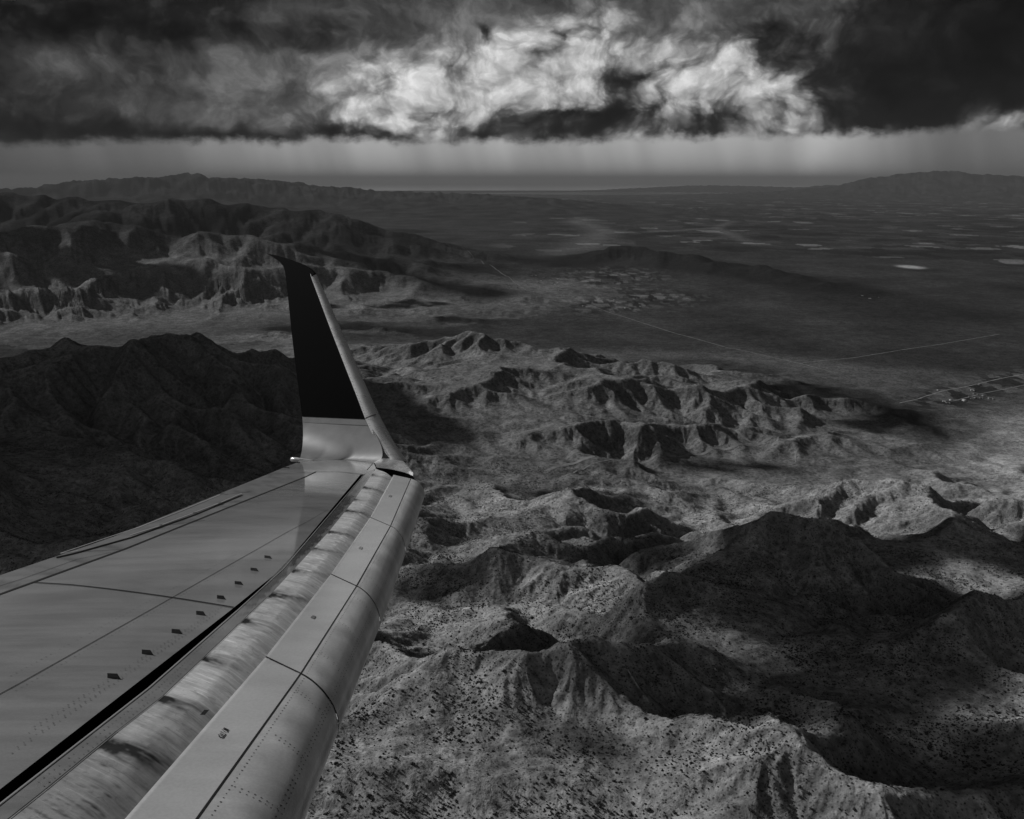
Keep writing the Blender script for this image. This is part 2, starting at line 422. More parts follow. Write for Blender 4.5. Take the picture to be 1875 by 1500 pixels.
def raw_shape(X, Y, warp=True):
    """authored relief before water has cut it: height above the plain, share that is hill, massif fraction"""
    base, fr = front_base(X, Y)
    hill = np.zeros(X.shape, np.float32)
    w1 = fbm(X, Y, 420.0, 3, 3.1); w2 = fbm(X, Y, 420.0, 3, 8.9)
    W1 = fbm(X, Y, 3000.0, 3, 4.1); W2 = fbm(X, Y, 3000.0, 3, 6.9)
    for P, w, sharp in RIDGES:
        reach = w * 5.5
        lo, hi = P[:, :2].min(0) - reach, P[:, :2].max(0) + reach
        m = (X > lo[0]) & (X < hi[0]) & (Y > lo[1]) & (Y < hi[1])
        if not m.any(): continue
        x = X[m]; y = Y[m]
        k = min(0.35 * w, 90.0)
        K = 0.30 * w if w > 600 else 0.0
        xx = (x + k * w1[m] + K * W1[m]).astype(np.float32); yy = (y + k * w2[m] + K * W2[m]).astype(np.float32)
        f = np.zeros(xx.shape, np.float32)
        for i in range(len(P) - 1):          # strongest of the segments, so that no step appears inside a bend
            ax, ay, aa = P[i]; bx, by, ba = P[i + 1]
            ex, ey = bx - ax, by - ay
            tt = np.clip(((xx - ax) * ex + (yy - ay) * ey) / (ex * ex + ey * ey + 1e-9), 0, 1)
            q = np.sqrt((xx - ax - tt * ex) ** 2 + (yy - ay - tt * ey) ** 2) / w
            g = (aa + tt * (ba - aa)) * np.exp(-sharp * (np.sqrt(q * q + 0.07) - 0.2646)) * smooth01((5.0 - q) / 2.5)
            f = np.maximum(f, g)
        a = hill[m]; kk = np.maximum(6.0, 0.04 * w)
        hh = np.clip(0.5 + 0.5 * (f - a) / kk, 0, 1)
        hill[m] = a * (1 - hh) + f * hh + kk * hh * (1 - hh) * (np.minimum(a, f) > 1.0)
    mask = np.clip((hill - 2.0) / 60.0, 0, 1)
    mask = np.maximum(mask, smooth01((fr - 0.03) * 3.6) * 0.9)
    big = np.clip(hill / 400.0, 0, 1)
    hill += mask * (NOISE_A * fbm(X, Y, 360.0, 6, 21.0, 0.48) + 30.0 * big * fbm(X, Y, 1500.0, 4, 33.0))
    return (base + hill).astype(np.float32), mask.astype(np.float32), fr

NOISE_A = 72.0
NB = [(-1, -1), (-1, 0), (-1, 1), (0, -1), (0, 1), (1, -1), (1, 0), (1, 1)]

def carve(z, mask, dx, iters, kdt, diff, talus, m=0.45, dep=0.0):
    """stream power erosion with hillslope creep: running water cuts a branching net of valleys"""
    ny, nx = z.shape
    z = z.astype(np.float64).copy()
    fixed = (mask < 0.03); fixed[0, :] = fixed[-1, :] = True; fixed[:, 0] = fixed[:, -1] = True
    # fill closed hollows so that every stream finds its way out
    w = np.where(fixed, z, 1e9)
    eps = (0.01 + 0.25 * np.random.default_rng(5).random(z.shape) ** 2) * dx / 10.0
    for it in range(4000):
        pad = np.pad(w, 1, mode='edge'); lowest = np.full(z.shape, 1e9)
        for dy, dx_ in NB:
            np.minimum(lowest, pad[1 + dy:1 + dy + ny, 1 + dx_:1 + dx_ + nx] + eps, out=lowest)
        new = np.where(fixed, z, np.maximum(z, lowest)); new = np.minimum(new, w)
        if it % 20 == 0 and np.abs(new - w).max() < 1e-6: break
        w = new
    z = w
    N = ny * nx; ids = np.arange(N).reshape(ny, nx); fl = fixed.ravel()
    for it in range(iters):
        best = np.zeros(z.shape); rec = ids.copy()
        zp = np.pad(z, 1, mode='edge'); ip = np.pad(ids, 1, mode='edge')
        for dy, dx_ in NB:
            sl = (z - zp[1 + dy:1 + dy + ny, 1 + dx_:1 + dx_ + nx]) / math.hypot(dy, dx_)
            k = sl > best
            best = np.where(k, sl, best); rec = np.where(k, ip[1 + dy:1 + dy + ny, 1 + dx_:1 + dx_ + nx], rec)
        rec = rec.ravel(); rec[fl] = np.arange(N)[fl]
        # order the cells in levels from the outlets up
        lev = np.zeros(N, np.int32); done = rec == np.arange(N)
        # depth by pointer doubling
        d = np.where(done, 0, 1).astype(np.int32); p = rec.copy()
        while True:
            dn = d + d[p]; pn = p[p]
            if np.array_equal(pn, p): break
            d = dn; p = pn
        order = np.argsort(d, kind='stable'); cuts = np.searchsorted(d[order], np.arange(d.max() + 2))
        A = np.full(N, dx * dx)
        for L in range(d.max(), 0, -1):
            c = order[cuts[L]:cuts[L + 1]]
            np.add.at(A, rec[c], A[c])
        zf = z.ravel().copy()
        dist = np.where((np.abs(rec // nx - np.arange(N) // nx) + np.abs(rec % nx - np.arange(N) % nx)) == 2, 1.41421, 1.0) * dx
        F = kdt * A ** m / dist * np.clip(mask.ravel() * 2.0, 0.0, 1.0)
        for L in range(1, d.max() + 1):
            c = order[cuts[L]:cuts[L + 1]]
            zf[c] = (zf[c] + F[c] * zf[rec[c]]) / (1 + F[c])
        z = zf.reshape(ny, nx)
        # creep rounds the crests, slides cap the steepest faces
        for _ in range(2):
            zp = np.pad(z, 1, mode='edge')
            lap = zp[2:, 1:-1] + zp[:-2, 1:-1] + zp[1:-1, 2:] + zp[1:-1, :-2] - 4 * z
            z = z + np.where(fixed, 0, diff * lap)
        lim = talus * dx
        for _ in range(3):
            zp = np.pad(z, 1, mode='edge'); mv = np.zeros(z.shape)
            for dy, dx_ in ((-1, 0), (1, 0), (0, -1), (0, 1)):
                dz = z - zp[1 + dy:1 + dy + ny, 1 + dx_:1 + dx_ + nx]
                mv -= np.clip(dz - lim, 0, None) * 0.2
                mv += np.clip(-dz - lim, 0, None) * 0.2
            z = z + np.where(fixed, 0, mv)
    return z.astype(np.float32), A.reshape(ny, nx)

class Patch:
    """a regular grid of carved ground, sampled smoothly from anywhere inside it"""
    def __init__(s, x0, x1, y0, y1, dx, **kw):
        s.x0, s.y0, s.dx = x0, y0, dx
        gx = np.arange(x0, x1, dx); gy = np.arange(y0, y1, dx)
        s.nx, s.ny = len(gx), len(gy)
        GX, GY = np.meshgrid(gx, gy)
        z, s.mask, s.fr = raw_shape(GX, GY)
        s.z, s.area = carve(z, s.mask, dx, **kw)
        s.logA = np.log10(s.area).astype(np.float32)
        s.x1, s.y1 = gx[-1], gy[-1]
    def sample(s, arr, x, y):
        fx = np.clip((x - s.x0) / s.dx, 1, s.nx - 2.001); fy = np.clip((y - s.y0) / s.dx, 1, s.ny - 2.001)
        ix = fx.astype(np.int32); iy = fy.astype(np.int32); tx = (fx - ix).astype(np.float32); ty = (fy - iy).astype(np.float32)
        def w4(t):
            return ((1 - t) ** 3 / 6, (3 * t ** 3 - 6 * t * t + 4) / 6, (-3 * t ** 3 + 3 * t * t + 3 * t + 1) / 6, t ** 3 / 6)
        wx = w4(tx); wy = w4(ty); out = np.zeros(x.shape, np.float32)
        ix = np.clip(ix, 1, s.nx - 3); iy = np.clip(iy, 1, s.ny - 3)
        for a in range(4):
            for b in range(4):
                out += wy[a] * wx[b] * arr[iy + a - 1, ix + b - 1]
        return out
    def weight(s, x, y, margin):
        return smooth01((x - s.x0) / margin) * smooth01((s.x1 - x) / margin) * smooth01((y - s.y0) / margin) * smooth01((s.y1 - y) / margin)

QUAL = 1.0
n_in = int(1250 * QUAL)
azs = np.concatenate([np.radians(np.linspace(-40, 40, n_in)), np.radians(np.linspace(40, 320, 100))[1:-1]])
rad = np.concatenate([np.geomspace(120, 480, 30)[:-1], np.geomspace(480, 6500, int(1080 * QUAL))[:-1], np.geomspace(6500, 100000, int(330 * QUAL))])
R, A = np.meshgrid(rad, azs, indexing='ij')
X = (R * np.sin(A)); Y = (R * np.cos(A))
NEAR = Patch(-4300, 3600, 450, 8300, 8.5, iters=28, kdt=0.19, diff=0.125, talus=0.84, m=0.5)
MID = Patch(-9500, 7500, 7200, 14200, 26.0, iters=18, kdt=0.12, diff=0.08, talus=0.62)
FARP = Patch(-22000, 7000, 11500, 36000, 62.0, iters=18, kdt=0.25, diff=0.06, talus=0.55)
H, MASK, FR = raw_shape(X, Y)
WASH = np.zeros(X.shape, np.float32)
for pt, mg in ((FARP, 2500.0), (MID, 900.0), (NEAR, 300.0)):
    m = (X > pt.x0) & (X < pt.x1) & (Y > pt.y0) & (Y < pt.y1)
    w = pt.weight(X[m], Y[m], mg)
    H[m] = H[m] * (1 - w) + w * pt.sample(pt.z, X[m], Y[m])
    WASH[m] = WASH[m] * (1 - w) + w * pt.sample(pt.logA, X[m], Y[m])
# small ribs and gullies that run down the slopes, finer than the water net
a1 = np.arctan2(X, Y)
dHr = np.gradient(H, axis=0) / np.gradient(R, axis=0)
dHa = np.gradient(H, axis=1) / (np.gradient(np.unwrap(a1, axis=1), axis=1) * R)
sx = (dHr * np.sin(a1) + dHa * np.cos(a1)).astype(np.float32); sy = (dHr * np.cos(a1) - dHa * np.sin(a1)).astype(np.float32)
def ribs(m, wl, octv, amp, seed):
    x = X[m]; y = Y[m]; bx = sx[m]; by = sy[m]
    hx = np.zeros(x.shape, np.float32); ex = hx.copy(); ey = hx.copy(); a = 1.0; f = 1.0
    for o in range(octv):
        gx = bx * 2.4 + ex * 0.5; gy = by * 2.4 + ey * 0.5
        ln = np.sqrt(gx * gx + gy * gy) + 1e-6; sc = np.minimum(ln, 1.6) / ln
        v, vx, vy = erosion(x / wl * f, y / wl * f, gy * sc, -gx * sc, seed + o)
        hx += v * a; ex += vx * a * f; ey += vy * a * f; a *= 0.46; f *= 2.07
    sl = np.sqrt(bx * bx + by * by)
    return hx * amp * MASK[m] * np.clip(sl * 2.2 - 0.15, 0.0, 1.0)
nearm = (R < 6000.0) & (MASK > 0.02)
H[nearm] += (1 - smooth01((R[nearm] - 4500.0) / 1500.0)) * ribs(nearm, 62.0, 3, 3.0, 5)
farm_ = (R > 6000.0) & (R < 26000.0) & (MASK > 0.02)
H[farm_] += smooth01((R[farm_] - 6000.0) / 1500.0) * ribs(farm_, 330.0, 4, 17.0, 105)
H += np.where(R < 6000, MASK * 0.9 * fbm(X, Y, 26.0, 3, 72.0), 0.0)
# the desert floor beyond drops to the level of the far lake
nr, nc = R.shape
idx = np.arange(nr * nc).reshape(nr, nc)
nxt = np.roll(idx, -1, axis=1)
faces = np.stack([idx[:-1, :], nxt[:-1, :], nxt[1:, :], idx[1:, :]], -1).reshape(-1, 4)[:, ::-1]
verts = np.stack([X, Y, H], -1).reshape(-1, 3)

# --- what the ground is made of (reflectance of soil, rock and scrub, far cloud shade included)
def near_px(pts, halfw):
    P = np.array([[*on_level(u, v)[:2], 0.0] for (u, v) in pts])
    d, _ = polyline_dist(X.astype(np.float32), Y.astype(np.float32), P)
    return np.exp(-(d / halfw) ** 2)
alb_plain = 0.046 + 0.018 * fbm(X, Y, 700.0, 5, 1.0) + 0.012 * fbm(X, Y, 3500.0, 3, 2.0)  # dark scrub floor, cloud shade over the far plain put into its tone
pr = on_level(1500, 655); rp = math.hypot(pr[0], pr[1])
edge = rp * (1 + 0.06 * np.clip(fbm(X, Y, 1500.0, 3, 12.0), -1, 1))
alb_plain += 0.050 * smooth01((edge - R) / 500.0)
rv2 = np.interp(np.arctan2(X, Y), _va, _vr)
valley = smooth01((1.30 - R / rv2) / 0.22)
alb_plain += 0.24 * valley * (1 + 0.35 * fbm(X, Y, 260.0, 4, 13.0))
# irrigated farmland and groves beyond, cut into square plots
farm = smooth01((A - np.radians(-2) + 0.06 * fbm(X, Y, 6000.0, 3, 14.0)) / 0.10) * smooth01((R - 12500 - 1500 * fbm(X, Y, 3000.0, 3, 15.0)) / 2500.0)
_wx = 260.0 * fbm(X, Y, 900.0, 3, 23.0); _wy = 400.0 * fbm(X, Y, 1100.0, 3, 24.0)
cx_, cy_ = np.floor((X + 0.5 * _wx) / 380.0), np.floor((Y + _wy) / 420.0)
h1, h2 = hash2(cx_, cy_, 3)
plot = np.where(h1 > 0.94, 0.16, np.where(h1 > 0.78, 0.06, 0.018 + 0.03 * h2))
farm_a = plot * (0.9 + 0.5 * fbm(X, Y, 2500.0, 4, 16.0))
alb_plain = alb_plain * (1 - farm) + farm * np.clip(farm_a, 0.012, 0.4)
alb_plain += 0.07 * near_px([(1035, 372), (1075, 392), (1060, 408), (1110, 425), (1075, 445), (1030, 470)], 420.0)
alb_plain += 0.06 * near_px([(1190, 425), (1310, 418), (1360, 440)], 200.0) + 0.05 * near_px([(1310, 418), (1345, 405)], 160.0)
# village with pale bare lots and dark trees
vil = near_px([(905, 548), (960, 515), (1040, 520), (1090, 505)], 700.0) + 0.5 * near_px([(1100, 560), (1200, 545)], 420.0)
h1, h2 = hash2(np.floor((X + 40 * fbm(X, Y, 150.0, 3, 25.0)) / 55.0), np.floor((Y + 90 * fbm(X, Y, 200.0, 3, 26.0)) / 110.0), 8)
vv = np.where(h1 > 0.70, 0.21, np.where(h1 > 0.45, 0.015, 0.075))
vv = vv * np.clip(0.9 + 0.8 * fbm(X, Y, 300.0, 3, 17.0), 0.3, 1.8)
alb_plain = alb_plain * (1 - np.clip(vil * 1.2, 0, 1)) + vv * np.clip(vil * 1.2, 0, 1)
vil2 = near_px([(1700, 745), (1815, 705), (1900, 690)], 170.0)
alb_plain = alb_plain * (1 - np.clip(vil2 * 1.2, 0, 1)) + np.where(h2 > 0.8, 0.12, np.where(h2 > 0.3, 0.03, 0.09)) * np.clip(vil2 * 1.2, 0, 1)
pp = on_level(1667, 489)
alb_plain += 0.42 * np.exp(-((((X - pp[0]) / 150.0) ** 2 + ((Y - pp[1]) / 260.0) ** 2) ** 2))
# washes
alb_plain += 0.10 * near_px([(780, 800), (850, 850), (930, 885), (985, 915)], 60.0)
rock = 0.145 + 0.035 * fbm(X, Y, 240.0, 5, 18.0)
front = smooth01(FR * 4.0)
rock = rock * (1 - front) + front * (0.235 + 0.06 * fbm(X, Y, 200.0, 5, 19.0))
# dark chaparral with cloud shade put into its tone on the far and high ranges, dark desert varnish on some low hills
dk = smooth01((R - 9300.0) / 900.0)
rock = rock * (1 - dk) + dk * (0.032 + 0.028 * np.clip(fbm(X, Y, 900.0, 5, 20.0), -0.5, 1) )
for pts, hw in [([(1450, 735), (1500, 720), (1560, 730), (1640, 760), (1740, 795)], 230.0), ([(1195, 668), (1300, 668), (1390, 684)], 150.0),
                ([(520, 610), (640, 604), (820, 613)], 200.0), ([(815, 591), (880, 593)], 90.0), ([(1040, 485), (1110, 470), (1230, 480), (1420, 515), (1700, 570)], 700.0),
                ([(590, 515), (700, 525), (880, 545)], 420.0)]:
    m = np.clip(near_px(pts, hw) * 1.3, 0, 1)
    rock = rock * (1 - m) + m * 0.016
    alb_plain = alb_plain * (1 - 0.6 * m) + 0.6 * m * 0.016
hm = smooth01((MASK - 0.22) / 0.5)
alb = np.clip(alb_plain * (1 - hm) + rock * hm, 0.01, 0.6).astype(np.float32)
scrub = (front * hm + (1 - front) * 0.35).astype(np.float32)

def ground_material():
    m, N, p, t = new_mat('desert_ground')
    geo = N.n('ShaderNodeNewGeometry')
    at = N.n('ShaderNodeAttribute', attribute_name='alb')
    at2 = N.n('ShaderNodeAttribute', attribute_name='hillmask')
    P = geo.outputs['Position']
    sp = N.n('ShaderNodeSeparateXYZ'); t.links.new(geo.outputs['Normal'], sp.inputs[0])
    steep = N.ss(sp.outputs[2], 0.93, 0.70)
    n1 = N.noise(P, 0.016, 7, 0.62)
    n2 = N.noise(P, 0.11, 6, 0.6)
    n3 = N.noise(P, 0.55, 3, 0.6)
    # scrub seen as specks
    vo = N.n('ShaderNodeTexVoronoi', feature='F1'); t.links.new(P, vo.inputs['Vector']); vo.inputs['Scale'].default_value = 0.21
    speck = N.ss(vo.outputs['Distance'], 0.20, 0.40, 0.42, 1.0)
    vo2 = N.n('ShaderNodeTexVoronoi', feature='F1'); t.links.new(P, vo2.inputs['Vector']); vo2.inputs['Scale'].default_value = 0.052
    speck2 = N.ss(vo2.outputs['Distance'], 0.22, 0.5, 0.62, 1.0)
    v = N.m('MULTIPLY', at.outputs['Fac'], N.ss(n1, 0.25, 0.75, 0.62, 1.38))
    v = N.m('MULTIPLY', v, N.ss(n2, 0.25, 0.75, 0.7, 1.3))
    v = N.m('MULTIPLY', v, N.ss(n3, 0.25, 0.75, 0.8, 1.2))
    v = N.m('MULTIPLY', v, speck); v = N.m('MULTIPLY', v, speck2)
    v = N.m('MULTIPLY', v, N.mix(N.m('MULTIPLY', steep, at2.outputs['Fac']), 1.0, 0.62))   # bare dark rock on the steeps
    v = N.m('MULTIPLY', v, 1.08)
    t.links.new(grey(N, v), p.inputs['Base Color'])
    p.inputs['Roughness'].default_value = 1.0
    p.inputs['Specular IOR Level'].default_value = 0.0
    # relief: rock ribs and rubble
    hgt = N.m('ADD', N.m('MULTIPLY', N.noise(P, 0.03, 6, 0.6, 0.4), 7.0), N.m('MULTIPLY', N.noise(P, 0.19, 4, 0.55), 0.9))
    hgt = N.m('MULTIPLY', hgt, N.ss(at2.outputs['Fac'], 0.0, 0.8, 0.12, 1.0))
    b = N.n('ShaderNodeBump'); b.inputs['Strength'].default_value = 0.85; b.inputs['Distance'].default_value = 1.0
    t.links.new(hgt, b.inputs['Height']); t.links.new(b.outputs[0], p.inputs['Normal'])
    return m

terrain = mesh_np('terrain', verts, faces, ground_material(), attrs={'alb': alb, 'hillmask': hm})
tag(terrain, 'rugged desert hills and wide dark plain seen from the air', 'terrain', kind='structure')
del faces

def ground_z(x, y):
    """height of the built sheet at a point (bilinear in the fan)"""
    r = math.hypot(x, y); a = math.atan2(x, y)
    i = np.searchsorted(rad, r) - 1; i = int(np.clip(i, 0, nr - 2))
    ac = azs[:n_in]; j = int(np.clip(np.searchsorted(ac, a) - 1, 0, n_in - 2))
    fr_ = (r - rad[i]) / (rad[i + 1] - rad[i]); fa = (a - ac[j]) / (ac[j + 1] - ac[j])
    return float((H[i, j] * (1 - fr_) + H[i + 1, j] * fr_) * (1 - fa) + (H[i, j + 1] * (1 - fr_) + H[i + 1, j + 1] * fr_) * fa)

HAZE_C, HAZE_D = 0.25, 1.3e-5
CLOUDS = [  # u, v, ground height there, half sizes, seed
    (110, 760, -850, 1250, 950, 1, 1900.0, 0.5, 24), (430, 860, -980, 800, 620, 2, 1900.0, 0.9, 18), (40, 1010, -720, 560, 420, 30, 1900.0, 0.6, 18), (150, 1010, -980, 900, 620, 20, 1900.0, 0.6, 20), (220, 960, -950, 800, 560, 19, 1900.0, 0.4, 18), (60, 1050, -850, 700, 500, 12, 1900.0, 0.4, 14),
    (790, 850, -1060, 330, 260, 3), (1370, 884, -1098, 330, 100, 4, 1900.0, 0.1, 14),
    (1700, 1170, -820, 380, 330, 5, 1900.0, 0.6, 18), (1560, 1230, -800, 150, 90, 21, 1900.0, 0.4, 9), (1480, 1120, -800, 170, 110, 22, 1900.0, 0.4, 9),
    (1800, 1020, -900, 420, 260, 6), (1300, 1100, -780, 230, 90, 7, 1900.0, 0.2, 12), (1640, 990, -900, 170, 110, 23, 1900.0, 0.3, 9),
    (1150, 1010, -880, 900, 420, 24, 1900.0, 0.2, 26, True), (1540, 1200, -780, 640, 380, 25, 1900.0, 0.5, 22, True),
    (1000, 1060, -840, 150, 60, 27, 1900.0, 0.1, 8), (1420, 1330, -720, 130, 60, 28, 1900.0, 0.3, 8),
    (1590, 765, -1050, 520, 150, 8, 1900.0, 0.3, 12), (1090, 935, -1020, 190, 100, 9, 1900.0, 0.0, 10), (840, 1075, -840, 200, 90, 10, 1900.0, 0.0, 10),
    (1800, 1400, -700, 170, 140, 11), (1100, 1420, -700, 110, 60, 13, 1900.0, 0.4, 8), (740, 1170, -780, 150, 60, 14, 1900.0, 0.2, 8),
    (150, 530, -950, 1500, 420, 15, 1900.0, 0.1, 16), (300, 440, -700, 2200, 900, 16, 2600.0, 0.1, 16), (700, 565, -1090, 900, 200, 17, 1900.0, 0.1, 12)]
# ------------------------------------------------------------------ far lake
m_water, N, p, t = new_mat('lake_water')
p.inputs['Base Color'].default_value = (0.02, 0.02, 0.02, 1); p.inputs['Roughness'].default_value = 0.3
lv = []; lf = []
la = np.radians(np.linspace(-3.0, 19.0, 40))
for k, a in enumerate(la):
    w = math.sin(math.pi * k / 39.0) ** 0.5
    for rr in (79000 - 9000 * w, 79000 + 7500 * w):
        lv.append((rr * math.sin(a), rr * math.cos(a), PLAIN + 6.0))
for k in range(39): lf.append((2 * k, 2 * k + 2, 2 * k + 3, 2 * k + 1))
lake = mesh_py('lake', lv, lf, m_water)
tag(lake, 'pale strip of water at the far edge of the plain', 'lake', kind='structure')

# ------------------------------------------------------------------ dirt roads
m_road, N, p, t = new_mat('pale_dirt')
geo = N.n('ShaderNodeNewGeometry')
t.links.new(grey(N, N.ss(N.noise(geo.outputs['Position'], 0.02, 4, 0.6), 0.3, 0.7, 0.13, 0.26)), p.inputs['Base Color'])
p.inputs['Roughness'].default_value = 1.0; p.inputs['Specular IOR Level'].default_value = 0.0

def road(px, width, label, wob=0.0, lift=0.8):
    g = [on_level(u, v)[:2] for (u, v) in px]
    pts = []
    for i in range(len(g) - 1):
        a, b = g[i], g[i + 1]; n = max(2, int(np.linalg.norm(b - a) / 18))
        for k in range(n): pts.append(a + (b - a) * k / n)
    pts.append(g[-1]); pts = np.array(pts)
    for _ in range(6): pts[1:-1] = 0.5 * pts[1:-1] + 0.25 * (pts[:-2] + pts[2:])
    if wob:
        q = np.arange(len(pts)) * 18.0
        pts[:, 1] += wob * gnoise(q / 170.0, q * 0, 3.0); pts[:, 0] += wob * gnoise(q / 230.0, q * 0 + 7, 4.0)
    d = np.gradient(pts, axis=0); d /= np.linalg.norm(d, axis=1, keepdims=True) + 1e-9
    nn = np.stack([-d[:, 1], d[:, 0]], 1)
    vs, fs = [], []
    for i, q in enumerate(pts):
        for sgn in (-1, 0, 1):
            e = q + nn[i] * width * 0.5 * sgn
            vs.append((e[0], e[1], ground_z(e[0], e[1]) + lift))
    for i in range(len(pts) - 1):
        for k in (0, 1):
            b_ = i * 3 + k; fs.append((b_, b_ + 1, b_ + 4, b_ + 3))
    o = mesh_py('dirt_road', vs, fs, m_road, smooth=True)
    tag(o, label, 'road', kind='structure')

road([(1003, 920), (1040, 906), (1130, 886), (1230, 868), (1330, 850), (1410, 838), (1480, 828)], 16, 'broad pale sand track along the foot of the front hills', 12)
road([(1339, 827), (1370, 838), (1400, 842)], 9, 'short pale track joining the sand track from the hills', 4)
road([(1020, 938), (1060, 915), (1140, 893), (1200, 883)], 5, 'thin second track just below the broad sand track', 8)
road([(1420, 845), (1425, 836), (1412, 829), (1428, 822)], 6, 'hooked little track on the valley floor', 0)
road([(1455, 872), (1452, 860), (1468, 848)], 6, 'small looping track beside the right front hill', 0)
road([(843, 479), (912, 505), (964, 538), (1016, 549), (1078, 562), (1141, 580), (1231, 609), (1330, 637), (1467, 668), (1522, 683)], 8, 'long straight road from the village down across the plain')
road([(1470, 666), (1564, 656), (1650, 641), (1720, 631), (1830, 612)], 7, 'thin road branching right across the dark plain')
road([(1647, 744), (1730, 718), (1815, 698), (1900, 680)], 10, 'straight road into the settlement at the right edge')
road([(1740, 738), (1800, 722), (1880, 705)], 7, 'short street beside the settlement at the right edge')

# ------------------------------------------------------------------ houses of the village
m_house, N, p, t = new_mat('pale_render')
oi = N.n('ShaderNodeObjectInfo')
t.links.new(grey(N, N.ss(oi.outputs['Random'], 0.0, 1.0, 0.08, 0.36)), p.inputs['Base Color'])
p.inputs['Roughness'].default_value = 0.8
hv = [(-9, -6, -1), (9, -6, -1), (9, 6, -1), (-9, 6, -1), (-9, -6, 4), (9, -6, 4), (9, 6, 4), (-9, 6, 4), (-9.5, 0, 7), (9.5, 0, 7), (4, -6, 4), (4, -14, 4), (9, -14, 4), (4, -14, -1), (9, -14, -1), (4, -6, -1)]
hf = [(0, 1, 5, 4), (1, 2, 6, 9, 5), (2, 3, 7, 6), (3, 0, 4, 8, 7), (4, 5, 9, 8), (6, 7, 8, 9), (10, 11, 12, 5), (11, 13, 14, 12), (13, 11, 10, 15), (14, 1, 5, 12)]
house0 = mesh_py('house', hv, hf, m_house)
spots_h = []
for (cu, cv, su, sv, n) in [(1000, 525, 70, 22, 26), (1120, 560, 60, 9, 8), (940, 533, 8, 2, 3), (1770, 725, 45, 18, 14), (1590, 548, 30, 3, 3)]:
    for k in range(n):
        spots_h.append((cu + random.gauss(0, su * 0.6), cv + random.gauss(0, sv * 0.6), cu > 1400))
for k, (u, v, right) in enumerate(spots_h):
    q = on_level(u, v)
    o = house0 if k == 0 else house0.copy()
    if k: COL.objects.link(o)
    o.location = (q[0], q[1], ground_z(q[0], q[1]) + 0.5); o.rotation_euler = (0, 0, random.choice((0, 1.57)) + random.uniform(-0.15, 0.15))
    sc_ = random.uniform(0.6, 1.2); o.scale = (sc_, sc_, sc_)
    if right: tag(o, 'tiny pale house in the settlement at the right edge', 'house', 'houses at the right edge')
    else: tag(o, 'tiny pale house among the lots of the distant village', 'house', 'houses of the distant village')

# ------------------------------------------------------------------ desert shrubs
m_shrub, N, p, t = new_mat('dark_shrub')
geo = N.n('ShaderNodeNewGeometry')
t.links.new(grey(N, N.ss(N.noise(geo.outputs['Position'], 0.8, 3, 0.6), 0.3, 0.7, 0.018, 0.055)), p.inputs['Base Color'])
p.inputs['Roughness'].default_value = 1.0; p.inputs['Specular IOR Level'].default_value = 0.0
import bmesh
def shrub_shape(seed, sub):
    r_ = random.Random(seed); bm = bmesh.new()
    vs, fs = [], []
    for k in range(4 if sub else 2):
        b2 = bmesh.new(); bmesh.ops.create_icosphere(b2, subdivisions=sub + 1 if sub else 1, radius=1.0)
        ox, oy = r_.uniform(-.5, .5), r_.uniform(-.5, .5); s_ = r_.uniform(.5, .85)
        base_i = len(vs)
        for v in b2.verts:
            j = 1 + r_.uniform(-.28, .28)
            vs.append((v.co.x * s_ * j + ox, v.co.y * s_ * j + oy, max(-.1, v.co.z * s_ * .8 * j + .45)))
        for f_ in b2.faces: fs.append(tuple(v.index + base_i for v in f_.verts))
        b2.free()
    bm.free()
    return np.array(vs, np.float32), np.array(fs, np.int32)

# candidate spots over the front massif and the left mountain
cand = []
ncand = 260000
ra = RNG.uniform(math.radians(-36), math.radians(36), ncand); rr = np.sqrt(RNG.uniform(700.0 ** 2, 3000.0 ** 2, ncand))
bxs = (rr * np.sin(ra)).astype(np.float64); bys = (rr * np.cos(ra)).astype(np.float64)
ii = np.clip(np.searchsorted(rad, rr) - 1, 0, nr - 2); jj = np.clip(np.searchsorted(azs[:n_in], ra) - 1, 0, n_in - 2)
tr = (rr - rad[ii]) / (rad[ii + 1] - rad[ii]); ta = (ra - azs[jj]) / (azs[jj + 1] - azs[jj])
bz = (H[ii, jj] * (1 - tr) + H[ii + 1, jj] * tr) * (1 - ta) + (H[ii, jj + 1] * (1 - tr) + H[ii + 1, jj + 1] * tr) * ta
dens = np.clip(0.55 + 1.0 * fbm(bxs, bys, 110.0, 5, 81.0) + 0.25 * (WASH[ii, jj] - 3.2), 0.08, 1.0)
dens *= np.where(hm[ii, jj] > 0.3, 1.0, 0.25) * np.where(rr > 2200, 0.55, 1.0)
keep = RNG.uniform(0, 1, ncand) < dens
bxs, bys, bz, rr = bxs[keep], bys[keep], bz[keep], rr[keep]
size = RNG.lognormal(0.06, 0.34, len(bxs)); size = np.clip(size, 0.6, 2.4)
